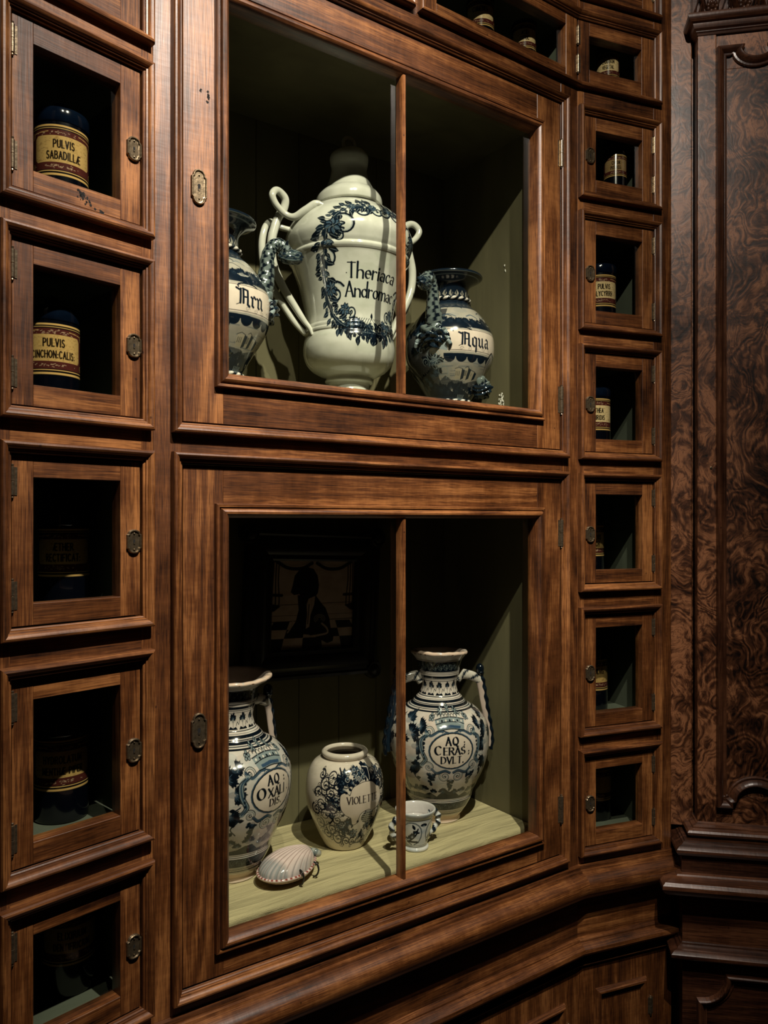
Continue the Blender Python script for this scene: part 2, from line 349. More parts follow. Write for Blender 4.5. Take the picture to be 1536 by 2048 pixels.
G = {
 'A': (.62, [[(0, 0), (.31, 1), (.62, 0)], [(.12, .34), (.5, .34)]]),
 'B': (.55, [[(0, 0), (0, 1)], [(0, 1), (.28, 1)]+arc(.28, .77, .22, .23, 90, -90)+[(0, .54)], [(.28, .54)]+arc(.3, .27, .25, .27, 90, -90)+[(0, 0)]]),
 'C': (.58, [arc(.32, .5, .32, .5, 48, 312, 14)]),
 'D': (.58, [[(0, 0), (0, 1)], [(0, 1), (.22, 1)]+arc(.22, .5, .36, .5, 90, -90, 12)+[(0, 0)]]),
 'E': (.48, [[(0, 0), (0, 1)], [(0, 1), (.48, 1)], [(0, .52), (.38, .52)], [(0, 0), (.48, 0)]]),
 'F': (.46, [[(0, 0), (0, 1)], [(0, 1), (.46, 1)], [(0, .52), (.36, .52)]]),
 'G': (.62, [arc(.32, .5, .32, .5, 48, 340, 14), [(.62, .1), (.62, .42), (.38, .42)]]),
 'H': (.56, [[(0, 0), (0, 1)], [(.56, 0), (.56, 1)], [(0, .52), (.56, .52)]]),
 'I': (.08, [[(.04, 0), (.04, 1)]]),
 'L': (.44, [[(0, 1), (0, 0)], [(0, 0), (.44, 0)]]),
 'M': (.72, [[(0, 0), (.05, 1)], [(.05, 1), (.36, .12), (.67, 1)], [(.67, 1), (.72, 0)]]),
 'N': (.58, [[(0, 0), (0, 1)], [(0, 1), (.58, 0)], [(.58, 0), (.58, 1)]]),
 'O': (.66, [arc(.33, .5, .33, .5, 90, 450, 20)]),
 'P': (.52, [[(0, 0), (0, 1)], [(0, 1), (.28, 1)]+arc(.28, .74, .24, .26, 90, -90)+[(0, .48)]]),
 'Q': (.68, [arc(.33, .5, .33, .5, 90, 450, 20), [(.36, .12), (.5, -.12), (.72, -.14)]]),
 'R': (.56, [[(0, 0), (0, 1)], [(0, 1), (.28, 1)]+arc(.28, .76, .23, .24, 90, -90)+[(0, .52)], [(.26, .52), (.56, 0)]]),
 'S': (.5, [arc(.26, .75, .22, .25, 40, 250, 9)+arc(.24, .25, .24, .25, 80, -150, 9)]),
 'T': (.56, [[(.28, 0), (.28, 1)], [(0, 1), (.56, 1)]]),
 'U': (.56, [[(0, 1), (0, .28)]+arc(.28, .28, .28, .28, 180, 360)+[(.56, 1)]]),
 'V': (.6, [[(0, 1), (.3, 0), (.6, 1)]]),
 'X': (.58, [[(0, 0), (.58, 1)], [(0, 1), (.58, 0)]]),
 'Y': (.58, [[(0, 1), (.29, .5), (.58, 1)], [(.29, .5), (.29, 0)]]),
 'K': (.56, [[(0, 0), (0, 1)], [(.52, 1), (0, .45)], [(.18, .6), (.56, 0)]]),
 '&': (.9, [[(0, 0), (.42, 1)], [(.42, 1), (.42, 0)], [(.14, .34), (.42, .34)], [(.42, 1), (.88, 1)], [(.42, .52), (.8, .52)], [(.42, 0), (.88, 0)]]),
 'h': (.46, [[(0, 0), (0, 1.05)], [(0, .36)]+arc(.22, .34, .22, .2, 150, 0, 7)+[(.44, 0)]]),
 'e': (.42, [[(.03, .3), (.41, .3)]+arc(.21, .27, .2, .27, 10, 310, 12)]),
 'r': (.3, [[(0, 0), (0, .54)], [(0, .34)]+arc(.2, .36, .18, .17, 160, 50, 6)]),
 'i': (.08, [[(.04, 0), (.04, .54)], [(.04, .74), (.04, .78)]]),
 'a': (.4, [arc(.2, .38, .18, .15, 150, 0, 6)+[(.38, 0)], arc(.19, .15, .19, .15, 80, 400, 12)]),
 'c': (.38, [arc(.22, .27, .21, .27, 45, 315, 12)]),
 'n': (.44, [[(0, 0), (0, .54)], [(0, .36)]+arc(.22, .34, .21, .2, 150, 0, 7)+[(.43, 0)]]),
 'd': (.44, [arc(.2, .27, .2, .27, 40, 320, 12), [(.42, 0), (.42, 1.05)]]),
 'o': (.44, [arc(.22, .27, .22, .27, 90, 450, 16)]),
 'm': (.72, [[(0, 0), (0, .54)], [(0, .36)]+arc(.18, .34, .17, .2, 150, 0, 6)+[(.35, 0)], [(.35, .36)]+arc(.53, .34, .17, .2, 150, 0, 6)+[(.7, 0)]]),
 '.': (.1, [[(.05, .02), (.05, .05)]]), ':': (.1, [[(.05, .05), (.05, .08)], [(.05, .5), (.05, .53)]]),
 ';': (.12, [[(.06, .35), (.06, .38)], [(.08, .02), (.0, -.18)]]), ',': (.1, [[(.08, .05), (.0, -.14)]]), ' ': (.3, []),
}
GOTH = {
 'A': (.78, [[(-.12, .98), (.05, .9), (.3, 1.02)], [(.15, .95), (.12, .1), (-.12, -.02)], [(.32, .98), (.32, .12)], [(.32, .98), (.62, .9), (.62, .06), (.74, -.02)], [(.3, .5), (.62, .5)]]),
 'q': (.46, [[(.06, .56), (.06, .12), (.2, .0)], [(.06, .56), (.22, .66), (.36, .58)], [(.36, .6), (.36, -.36)], [(.2, .0), (.36, .1)]]),
 'u': (.5, [[(.02, .6), (.08, .52), (.08, .1), (.2, 0)], [(.2, 0), (.36, .1)], [(.36, .62), (.36, .1), (.46, 0)]]),
 'a': (.5, [[(.06, .52), (.22, .64), (.36, .54), (.36, .1), (.46, 0)], [(.36, .38), (.1, .3), (.08, .1), (.2, 0), (.36, .1)]]),
 'r': (.38, [[(.0, .56), (.08, .5), (.08, .06), (.16, 0)], [(.08, .46), (.22, .62), (.32, .52)]]),
 'n': (.52, [[(.0, .56), (.08, .5), (.08, .06), (.16, 0)], [(.08, .46), (.24, .62), (.38, .52), (.38, .08), (.48, 0)]]),
}
def text(cv, s, x, z, size, col, font='roman', wx=1.0, gap=.16, al=1.0, center=True, slope=0.0, wt=1.0):
    tab = GOTH if font == 'gothic' else G
    tot = sum(tab[c][0]*wx+gap for c in s)-gap
    cx = x-tot*size/2 if center else x
    for c in s:
        adv, strokes = tab[c]
        for st in strokes:
            pts = [(cx+p[0]*wx*size, z+p[1]*size+slope*(cx+p[0]*wx*size-x)) for p in st]
            if font == 'sans': cv.stroke(pts, .15*wt*size, col, al); continue
            P = np.array(pts)
            for k in range(len(P)-1):
                d = P[k+1]-P[k]; an = math.atan2(d[1], d[0])
                if font == 'gothic': w = (.035+.13*abs(math.sin(an-math.radians(32))))*size
                else: w = (.062+.12*wt*abs(math.sin(an-math.radians(18)))**1.5)*size
                cv.stroke(P[k:k+2], w, col, al)
            if font == 'roman' and c not in '.,;:SCGOQ&aceod' or c == 'd':
                for (e, q) in ((0, 1), (-1, -2)):
                    dx, dz = st[q][0]-st[e][0], st[q][1]-st[e][1]
                    if abs(dz) > abs(dx)*.8 and (st[e][1] in (0, 1, .54, 1.05)):
                        h = .11 if c.isupper() else .07
                        cv.stroke([(P[e][0]-h*size, P[e][1]), (P[e][0]+h*size, P[e][1])], .045*size, col, al)
        cx += (adv*wx+gap)*size
def spiral(cv, c, r, a0, turns, sg, w, col, al=1.0):
    n = int(14*turns)+4; P = []; ws = []
    for k in range(n+1):
        t = k/n; rr = r*(1-t)**.8+r*.08; a = a0+sg*t*turns*2*math.pi
        P.append((c[0]+rr*math.cos(a), c[1]+rr*math.sin(a))); ws.append(w*(1-.55*t))
    cv.stroke(P, ws, col, al); cv.ell(P[-1], w*.7, w*.7, col, al)
def leaf(cv, p, an, l, wd, col, al=1.0):
    ca, sa = math.cos(an), math.sin(an); P = []
    for k in range(9):
        t = k/8; P.append((l*t, wd*math.sin(math.pi*t**.8)))
    for k in range(7, 0, -1):
        t = k/8; P.append((l*t, -wd*math.sin(math.pi*t**.8)))
    cv.poly([(p[0]+x*ca-y*sa, p[1]+x*sa+y*ca) for x, y in P], col, al)
def flower(cv, p, r, rng, dark, mid, n=7):
    for k in range(n):
        a = 2*math.pi*k/n+rng.random()*.3
        leaf(cv, p, a, r, r*.34, dark); leaf(cv, (p[0]+.12*r*math.cos(a), p[1]+.12*r*math.sin(a)), a, r*.72, r*.20, mid)
    cv.ell(p, r*.22, r*.22, dark)
def bush(cv, p, r, rng, dark, mid, an=1.57, spread=2.6, n=9):
    cv.ell(p, r*.42, r*.26, mid, .4)
    for k in range(n):
        a = an+spread*(k/(n-1)-.5)+rng.uniform(-.12, .12); l = r*rng.uniform(.7, 1.05)
        q = (p[0]+.25*l*math.cos(a), p[1]+.2*l*math.sin(a))
        leaf(cv, q, a, l*.8, l*.15, dark)
        for s_ in (-1, 1):
            leaf(cv, (q[0]+.35*l*math.cos(a), q[1]+.35*l*math.sin(a)), a+s_*.7, l*.34, l*.1, dark)
        leaf(cv, (p[0]+.1*l*math.cos(a), p[1]+.1*l*math.sin(a)), a, l*.5, l*.05, mid, .8)
def grapes(cv, p, r, rng, dark, mid):
    for k in range(26):
        t = rng.random(); x = (rng.random()-.5)*1.5*r*(1-t*.8); z = r*(.8-1.9*t)
        cv.ell((p[0]+x, p[1]+z), r*.19, r*.19, dark); cv.ell((p[0]+x-.03*r, p[1]+z+.04*r), r*.09, r*.09, mid, .7)
def scrollband(cv, z, hgt, u0, u1, col, w=.0008, step=.011):
    u = u0; k = 0
    while u < u1:
        sg = 1 if k % 2 else -1
        spiral(cv, (u, z+sg*hgt*.08), hgt*.42, 3.1 if sg > 0 else 0, 1.3, -sg, w*1.5, col)
        cv.stroke(arc(u+step/2, z, step/2, hgt*.42, 180, 0 if sg > 0 else 360, 8), w, col)
        leaf(cv, (u+step*.5, z), 1.0*sg, hgt*.45, hgt*.12, col)
        u += step; k += 1
INK = lin(11, 19, 28); INK2 = lin(21, 34, 46); BLU = lin(58, 78, 94); BLU2 = lin(132, 144, 146); WHT = lin(214, 206, 196); CRM = lin(216, 200, 184)
URN = lin(190, 190, 178)

def grid_object(name, V, nr, nc, colors, mat, parent, closed):
    """V (nr*nc,3) rows x cols"""
    me = bpy.data.meshes.new(name)
    r = np.arange(nr-1)[:, None]; c = np.arange(nc if closed else nc-1)[None, :]; c2 = (c+1) % nc
    q = np.stack([r*nc+c, r*nc+c2, (r+1)*nc+c2, (r+1)*nc+c], -1).reshape(-1, 4)
    me.vertices.add(len(V)); me.vertices.foreach_set('co', V.astype(np.float32).ravel())
    nf = len(q); me.loops.add(nf*4); me.loops.foreach_set('vertex_index', q.astype(np.int32).ravel())
    me.polygons.add(nf); me.polygons.foreach_set('loop_start', (np.arange(nf)*4).astype(np.int32))
    me.update(calc_edges=True)
    me.polygons.foreach_set('use_smooth', np.ones(nf, bool))
    a = me.color_attributes.new('paint', 'FLOAT_COLOR', 'POINT')
    col = np.ones((len(V), 4), np.float32); col[:, :3] = colors.reshape(-1, 3)
    a.data.foreach_set('color', col.ravel())
    me.materials.append(mat); me.validate(); me.update()
    o = bpy.data.objects.new(name, me); COL.objects.link(o)
    if parent: o.parent = parent
    return o
def fine_profile(pts, step):
    """pts (r,z) list; 's' marks sharp corner -> piecewise catmull"""
    segs = [[]]
    for p in pts:
        if p == 's': segs.append([segs[-1][-1]])
        else: segs[-1].append(p)
    out = []
    for sgm in segs:
        if len(sgm) < 2: continue
        c = catmull(sgm, 24) if len(sgm) > 2 else np.array([np.array(sgm[0])+(np.array(sgm[1])-np.array(sgm[0]))*k/12 for k in range(13)])
        out += list(c if not out else c[1:])
    P = np.array(out); L = np.r_[0, np.cumsum(np.hypot(*np.diff(P, axis=0).T))]
    n = max(8, int(L[-1]/step)); t = np.linspace(0, L[-1], n)
    P2 = np.stack([np.interp(t, L, P[:, 0]), np.interp(t, L, P[:, 1])], 1)
    P2[:, 0] = np.maximum(P2[:, 0], .0002)
    return P2
def painted_lathe(name, prof, cv, rref, az, mat, parent, step=.0008, top_inner=None, inner_col=WHT, wob=None, du=.0007):
    P = fine_profile(prof, step); ni = 0
    if top_inner:
        P3 = fine_profile([tuple(P[-1])]+top_inner, .002); P = np.vstack([P, P3[1:]]); ni = len(P3)-1
    rmax = P[:, 0].max(); a = math.radians(az)
    dt = du/rmax; fine = np.arange(-a-1.72, -a+1.72, dt)
    rest = 2*math.pi-(fine[-1]-fine[0]); coarse = fine[-1]+rest*np.arange(1, 48)/48
    th = np.r_[fine, coarse]; nr, nc = len(P), len(th)
    R = np.repeat(P[:, :1], nc, 1); Z = np.repeat(P[:, 1:], nc, 1); T = np.repeat(th[None], nr, 0)
    if wob is not None: R, Z = wob(R, Z, T)
    V = np.stack([R*np.sin(T), -R*np.cos(T), Z], -1).reshape(-1, 3)
    Tw = (T+math.pi) % (2*math.pi)-math.pi
    C = cv.sample(Tw*rref, np.repeat(P[:, 1:], nc, 1)) if cv is not None else np.broadcast_to(np.array(inner_col, float), (nr, nc, 3)).copy()
    if ni: C[-ni:] = inner_col
    return grid_object(name, V, nr, nc, C, mat, parent, True)
def tube(name, pts, rad, mat, parent, colf, nseg=20, sub=10, closed=False, bumpf=None, caps=True, flat=1.0):
    P = catmull(pts, sub) if not closed else catmull(list(pts)+[pts[0]], sub)[:-1]
    n = len(P); rr = np.interp(np.linspace(0, 1, n), np.linspace(0, 1, len(rad)), rad) if not np.isscalar(rad) else np.full(n, rad)
    T = np.gradient(P, axis=0)
    if closed: T = np.roll(P, -1, 0)-np.roll(P, 1, 0)
    T /= np.linalg.norm(T, axis=1)[:, None]
    up = np.array([0, 0, 1.]); up = up if abs(T[0]@up) < .9 else np.array([1., 0, 0])
    nn = np.cross(T[0], up); nn /= np.linalg.norm(nn); V = []; C = []
    for i in range(n):
        nn = nn-T[i]*(nn@T[i]); nn /= np.linalg.norm(nn); b = np.cross(T[i], nn)
        for k in range(nseg):
            a = 2*math.pi*k/nseg; r = rr[i]
            if bumpf: r = r*bumpf(i/(n-1), a)
            V.append(P[i]+r*(math.cos(a)*nn+flat*math.sin(a)*b)); C.append(colf(i/(n-1), a))
    V = np.array(V); C = np.array(C)
    if closed: V = np.vstack([V, V[:nseg]]); C = np.vstack([C, C[:nseg]]); n += 1
    elif caps:
        V = np.vstack([np.repeat(P[:1], nseg, 0), V, np.repeat(P[-1:], nseg, 0)]); C = np.vstack([C[:nseg], C, C[-nseg:]]); n += 2
    return grid_object(name, V, n, nseg, C, mat, parent, True)
def blob(name, c, r, mat, parent, colf, f=None, n=28, rot=None):
    V = []; C = []
    for j in range(n+1):
        ph = -math.pi/2+math.pi*j/n
        for i in range(n*2):
            a = math.pi*i/n; d = np.array([math.cos(ph)*math.cos(a), math.cos(ph)*math.sin(a), math.sin(ph)])
            k = f(d) if f else 1.0
            p = d*np.array(r)*k
            if rot is not None: p = rot @ p
            V.append(np.array(c)+p); C.append(colf(d))
    return grid_object(name, np.array(V), n+1, n*2, np.array(C), mat, parent, True)
def place_vase(root, X, Y, z, az):
    c = math.atan2(-X, Y)
    root.location = (X, Y, H+z); root.rotation_euler = (0, 0, c+math.radians(az))

# ================================================================== SETTING
M_PLASTER = simple('warm_plaster', (.070, .050, .034), .9)
for nm, bx, mt in (('floor', (-2.6, 2.6, -2.6, 2.9, -.05, 0), M_FLOOR), ('ceiling', (-2.6, 2.6, -2.6, 2.9, 3.6, 3.65), M_PLASTER), ('wall_left', (-2.65, -2.6, -2.6, 2.9, 0, 3.6), M_PLASTER),
                   ('wall_right', (2.6, 2.65, -2.6, 2.9, 0, 3.6), M_PLASTER), ('wall_back', (-2.6, 2.6, 2.9, 2.95, 0, 3.6), M_PLASTER), ('wall_front', (-2.6, 2.6, -2.65, -2.6, 0, 3.6), M_PLASTER)):
    mb = MB(); mb.box(*bx); fl = mb.build(nm, [mt]); fl['kind'] = 'structure'

# ================================================================== CABINETRY
UP = (0, 0, H)
WOODS = [M_V, M_H]
SUR = [(0, 0), (0, .0035), (.0015, .0048), (.0028, .0048), (.0032, .0072), (.0052, .0078), (.0058, .0098), (.0078, .0125), (.0105, .0138), (.0130, .0130), (.0145, .0105), (.0148, .0)]
BEAD = [(0, -.018), (0, .0035), (.0012, .0062), (.0030, .0092), (.0060, .0118), (.0090, .0122), (.0120, .0105), (.0138, .0072), (.0144, .0052), (.0156, .0052), (.0160, .0082), (.0196, .0086), (.0206, .0070), (.0210, -.001)]

def plate_outline(w, h):
    P = [(w/2, -.28*h), (w/2, .28*h), (w*.40, .32*h)]
    P += [(w*.40*math.cos(a), .32*h+(.18*h)*math.sin(a)) for a in np.linspace(.25, math.pi-.25, 9)]
    P += [(-w*.40, .32*h), (-w/2, .28*h), (-w/2, -.28*h), (-w*.40, -.32*h)]
    P += [(w*.40*math.cos(a), -.32*h+(.18*h)*math.sin(a)) for a in np.linspace(math.pi+.25, 2*math.pi-.25, 9)]
    P += [(w*.40, -.32*h)]
    return P
def make_plate(w, h):
    P = plate_outline(w, h); b = MB()
    n = len(P)
    b.sweep(P, [(.0, -.0005), (.0, .0030), (-.0010, .0042), (-.0020, .0042), (-.0030, .0024), (-.0040, .0022)], True, 0, 0, 0, new=False)
    b.add([(x*.80, -.0022, z*.88) for x, z in P], [tuple(range(n))], 0)
    k = h*.11
    kh = [(k*.42*math.cos(a)+.0, k*.45*math.sin(a)+k*.35) for a in np.linspace(-.6, math.pi+.6, 12)]+[(-k*.32, -k*1.05), (k*.32, -k*1.05)]
    m = len(kh); b.add([(x, -.0026, z) for x, z in kh], [tuple(range(m))], 1)
    for sz in (-1, 1):
        b.lathe([(.0012, -.0022), (.0011, -.0034), (.0004, -.0038)], 10, (0, 0, sz*h*.33), 'y', 0)
    b.box(-k*.2, k*.25, -.0030, -.0024, -k*1.0, -k*.5, 0, new=False)
    return b
def make_hinge(l, r):
    b = MB()
    b.lathe([(.0004, -l*.5-.004), (r*.7, -l*.5-.003), (r*.5, -l*.5-.0005), (r, -l*.5), (r, -.0006), (r*.8, -.0004), (r*.8, .0004), (r, .0006), (r, l*.5), (r*.5, l*.5+.0005), (r*.7, l*.5+.003), (.0004, l*.5+.004)], 16, (0, 0, 0))
    b.box(-r*2.2, r*2.2, r*.2, r*.9, -l*.5, l*.5, 0, new=False)
    return b
PLATE_S = make_plate(.0215, .033).build('keyhole_plate', [M_BRASS, M_BLACK], smooth=40)
PLATE_L = make_plate(.0235, .051).build('keyhole_plate', [M_BRASS, M_BLACK], smooth=40)
HINGE_S = make_hinge(.034, .0028).build('hinge', [M_HINGE], smooth=40)
HINGE_L = make_hinge(.052, .0040).build('hinge', [M_HINGE], smooth=40)
USED = set()
def part_copy(proto, parent, loc):
    if proto.name not in USED:
        USED.add(proto.name); proto.parent = parent; proto.location = loc; return proto
    return copy_part(proto, parent, loc)

def door(root, D, G_, keyx=None, keyz=0, hingex=None, hz=(), big=False, bar=None, upright=None):
    x0, x1, z0, z1 = D; gx0, gx1, gz0, gz1 = G_
    o = .018 if big else 0
    b = MB(); T = .022
    jx0, jx1 = (gx0-(.007 if big else 0), gx1+(.007 if big else 0))
    b.box(x0, jx0, 0, T, z0, z1, 0, .0006)
    b.box(jx1, x1, 0, T, z0, z1, 0, .0006)
    b.box(jx0, jx1, .0001, T, gz1+(.006 if big else 0), z1, 1, .0004)
    b.box(jx0, jx1, .0001, T, z0, gz0-(.006 if big else 0), 1, .0004)
    d = b.build('door', WOODS, root, UP)
    if big:
        q = MB(); q.sweep(rect(gx0, gx1, gz0, gz1), BEAD); q.build('glass_moulding', WOODS, d, smooth=28)
    if bar:
        q = MB(); q.piece()
        q.add([(bar-.0048, .004, gz0), (bar-.0044, -.003, gz0), (bar-.002, -.0062, gz0), (bar+.002, -.0062, gz0), (bar+.0044, -.003, gz0), (bar+.0048, .004, gz0), (bar+.0048, .012, gz0), (bar-.0048, .012, gz0),
               (bar-.0048, .004, gz1), (bar-.0044, -.003, gz1), (bar-.002, -.0062, gz1), (bar+.002, -.0062, gz1), (bar+.0044, -.003, gz1), (bar+.0048, .004, gz1), (bar+.0048, .012, gz1), (bar-.0048, .012, gz1)],
              [(i, (i+1) % 8, 8+(i+1) % 8, 8+i) for i in range(8)], 0)
        q.build('glazing_bar', WOODS, d, smooth=35)
    panes = [(gx0, gx1)] if not bar else [(gx0, bar-.0048), (bar+.0048, gx1)]
    for a, c in panes:
        q = MB(); q.box(a-.003 if a == gx0 else a, c+.003 if c == gx1 else c, .013, .0155, gz0-.004, gz1+.004)
        q.build('glass_pane', [M_GLASS], d)
    if keyx is not None: part_copy(PLATE_L if big else PLATE_S, d, (keyx, 0, keyz))
    for z in hz: part_copy(HINGE_L if big else HINGE_S, d, (hingex, -.0015, z))
    return d
def lining_box(root, name, x0, x1, y0, y1, z0, z1, mat, planks=0, t=.006, floor=True):
    b = MB()
    b.box(x0-t, x0, y0, y1+t, z0-t, z1+t); b.box(x1, x1+t, y0, y1+t, z0-t, z1+t)
    b.box(x0, x1, y0, y1+t, z1, z1+t)
    if floor: b.box(x0, x1, y0, y1+t, z0-t, z0)
    if planks:
        w = (x1-x0)/planks
        for k in range(planks): b.box(x0+k*w+(.0009 if k else 0), x0+(k+1)*w, y1, y1+t, z0, z1, 0, .0012)
        b.box(x0, x1, y1+t, y1+t+.002, z0, z1)
    else: b.box(x0, x1, y1, y1+t, z0, z1)
    return b.build(name, [mat], root, UP)

# rows shared by both narrow towers: (outer bottom, outer top) of each door's surround, relative to the eye
ROWS = [(1.060, 1.300), (.878, 1.033), (.655, .842), (.387, .629), (.1235, .358), (-.146, .0955), (-.440, -.178), (-.683, -.468)]
SW = .0145
FLO = {.655: .0330, .878: .0130} 
def mould(root, x0, x1, z0, z1, name='door_surround'):
    b = MB(); b.sweep(rect(x0, x1, z0, z1), SUR); return b.build(name, WOODS, root, UP, smooth=28)

def tower(n, name, label, sx, inner, glass, keyx, hx, rows, ztop, zbot, extra_left):
    """sx: face from..to; inner: door opening; glass: pane from..to"""
    root = thing(name, label, 'cabinet', frame(n))
    b = MB(); x0, x1 = sx; i0, i1 = inner
    b.box(x0, i0, 0, .022, zbot, ztop, 0, .0004); b.box(i1, x1, 0, .022, zbot, ztop, 0, .0004)
    zs = sorted([r for r in rows]); prev = zbot
    for (a, c) in zs:
        b.box(i0, i1, .0001, .022, prev, a+SW, 1, .0003); prev = c-SW
    b.box(i0, i1, .0001, .022, prev, ztop, 1, .0003)
    b.box(x0+.012, x1-.012, .205, .215, zbot, ztop, 0)
    b.build('face_frame', WOODS, root, UP)
    for (a, c) in rows:
        z0, z1 = a+SW, c-SW
        mould(root, i0, i1, z0, z1)
        g = (glass[0], glass[1], z0+.0285, z1-.0285)
        kz = (z0+z1)/2-.004
        door(root, (i0+.0020, i1-.0020, z0+.0020, z1-.0020), g, keyx, kz, hx, (z1-.034, z0+.040))
        lining_box(root, 'compartment_lining', i0-.004, i1+.004, .024, .190, z0+FLO.get(round(a, 3), .0070), z1-.010, M_SLIN)
    return root
towL = tower('L', 'apothecary_cabinet', 'tall narrow walnut cabinet of small glazed jar compartments at the left edge', (-.245, 0), (-.1926, -.0177), (-.1646, -.0488), -.0300, -.1905,
             ROWS[2:], 1.20, -.70, True)
towR = tower('R', 'apothecary_cabinet', 'narrow walnut cabinet of small glazed jar compartments beside the burl panelling', (0, .2370), (.0157, .1905), (.0449, .1620), .0300, .1915,
             [ROWS[0]]+ROWS[2:], 1.40, -.70, False)
# the corner compartment of row two has its hinge at the corner itself
a, c = ROWS[1]; z0, z1 = a+SW, c-SW
b = MB(); b.sweep([(.0005, z0), (.1905, z0), (.1905, z1), (.0005, z1)], SUR, closed=False); b.build('door_surround', WOODS, towR, UP, smooth=28)
door(towR, (.0012, .1893, z0+.0012, z1-.0012), (.0290, .1600, z0+.0285, z1-.0285), None, 0, .0006, (z1-.034, z0+.034))
lining_box(towR, 'compartment_lining', .012, .1945, .024, .190, z0+.0130, z1-.010, M_SLIN)
# clear the rail that the generic frame left across this compartment: rebuild frame of the right tower with the opening
for o in [o for o in towR.children if o.name.startswith('face_frame')]: bpy.data.objects.remove(o)
b = MB(); b.box(0, .0157, 0, .022, -.70, .878+SW, 0, .0004); b.box(0, .0157, 0, .022, 1.033-SW, 1.40, 0, .0004); b.box(.1905, .2370, 0, .022, -.70, 1.40, 0, .0004)
prev = -.70
for (a, c) in sorted(ROWS):
    b.box(.0157, .1905, .0001, .022, prev, a+SW, 1, .0003); prev = c-SW
b.box(.0157, .1905, .0001, .022, prev, 1.40, 1, .0003)
b.box(.012, .225, .205, .215, -.70, 1.40, 0)
b.build('face_frame', WOODS, towR, UP)

# wide display cabinet
disp = thing('display_cabinet', 'wide walnut display cabinet with two large glazed doors full of pottery', 'cabinet', frame('M'))
DX0, DX1, SR = .0405, .8200, .0145
b = MB()
b.box(0, DX0, 0, .022, -.70, .878, 0, .0004); b.box(DX1, WM, 0, .022, -.70, .878, 0, .0004)
for z0, z1 in ((-.70, -.683+SR), (.096-SR, .1235+SR), (.846-SR, .878+SR)): b.box(DX0, DX1, .0001, .022, z0, z1, 1, .0003)
b.box(0, DX0, 0, .022, .878, 1.40, 0, .0004); b.box(DX0, WM, .0001, .022, 1.033-SR, 1.40, 1, .0004)
b.box(.455-.02, .455+.02, 0, .022, .878+SR, 1.033-SR, 0, .0004)
b.box(DX1, WM, .0001, .022, .8779, .878+SR, 1)
b.box(0.004, WM-.004, .37, .38, -.70, 1.40, 0)
b.build('face_frame', WOODS, disp, UP)
lowz = (-.683+SR, .096-SR); upz = (.1235+SR, .846-SR)
for z0, z1, g in ((*lowz, (.1110, .7465, -.6100, .0030)), (*upz, (.1110, .7465, .2145, .7570))):
    mould(disp, DX0, DX1, z0, z1)
    kz = .4781 if z0 > 0 else -.3027
    hz = (.7305, .2397) if z0 > 0 else (-.026, -.5767)
    door(disp, (DX0+.0024, DX1-.0024, z0+.0024, z1-.0024), g, .0660, kz, .8205, hz, True, .4289)
lining_box(disp, 'upper_lining', .030, .803, .026, .347, .2148, .800, M_LIN, 8)
lining_box(disp, 'lower_lining', .030, .803, .026, .347, -.6600, .085, M_LIN, 8)
b = MB(); b.box(.031, .802, .030, .346, .2150, .2205, 0, .002); b.build('shelf', [M_LIN], disp, UP, bevel=.002)
b = MB(); b.box(.031, .802, .060, .346, -.6550, -.6230, 0, .004); b.build('shelf', [M_SHELF], disp, UP, bevel=.003)
# doors of the shallow row over it
for (x0, x1, gx0, gx1, hx) in ((.475, WM-.0010, .5035, .8350, WM-.0012), (.0405, .4350, .069, .4065, .041)):
    z0, z1 = .878+SR, 1.033-SR; b = MB()
    if x1 > .8: b.sweep([(x1, z1), (x0, z1), (x0, z0), (x1, z0)], SUR, closed=False)
    else: b.sweep(rect(x0, x1, z0, z1), SUR)
    b.build('door_surround', WOODS, disp, UP, smooth=28)
    door(disp, (x0+.0012, x1-.0012, z0+.0012, z1-.0012), (gx0, gx1, z0+.018, z1-.022), None, 0, hx, ())
    lining_box(disp, 'compartment_lining', x0-.004, x1-.016, .024, .19, z0+.0255, z1-.008, M_SLIN)
# flakes of white plaster on the right lining wall
for (d, z, w, h, n) in ((.142, .5370, .006, .016, 5), (.1527, .2530, .016, .036, 30)):
    b = MB(); rg = random.Random(int(d*1e4))
    for k in range(n):
        y = d+rg.uniform(-.5, .5)*w; zz = z+(rg.random()-.5)*h; q = rg.uniform(.0012, .0032)
        P = [(.8029-.0012*rg.random(), y+q*math.cos(t)*rg.uniform(.5, 1.3), zz+q*1.3*math.sin(t)*rg.uniform(.5, 1.3)) for t in np.linspace(0, 5.2, 6)]
        P.append((.8012, y, zz)); b.piece(); b.add(P, [(i, (i+1) % 6, 6) for i in range(6)])
    ch = b.build('plaster_chip', [M_CHIP], disp, UP); ch['label'] = 'white plaster chip on the lining'

def scar(root, x, z, w, h, n, seed):
    b = MB(); rg = random.Random(seed)
    for k in range(n):
        cx = x+rg.gauss(0, w*.3); cz = z-(cx-x)*.6+rg.gauss(0, h*.3); q = rg.uniform(.0005, .0022)
        P = [(cx+q*math.cos(t)*rg.uniform(.4, 1.4), -.0002, cz+q*1.2*math.sin(t)*rg.uniform(.4, 1.6)) for t in np.linspace(0, 5.5, 8)]
        b.add(P, [tuple(range(8))])
    return b.build('gouge', [M_BLACK], root, UP)
scar(towL, -.104, .4185, .012, .012, 18, 3); scar(towL, -.082, .4080, .03, .004, 8, 5)
scar(disp, .0800, .6130, .003, .014, 9, 6); scar(disp, .0690, .618, .003, .004, 4, 8)
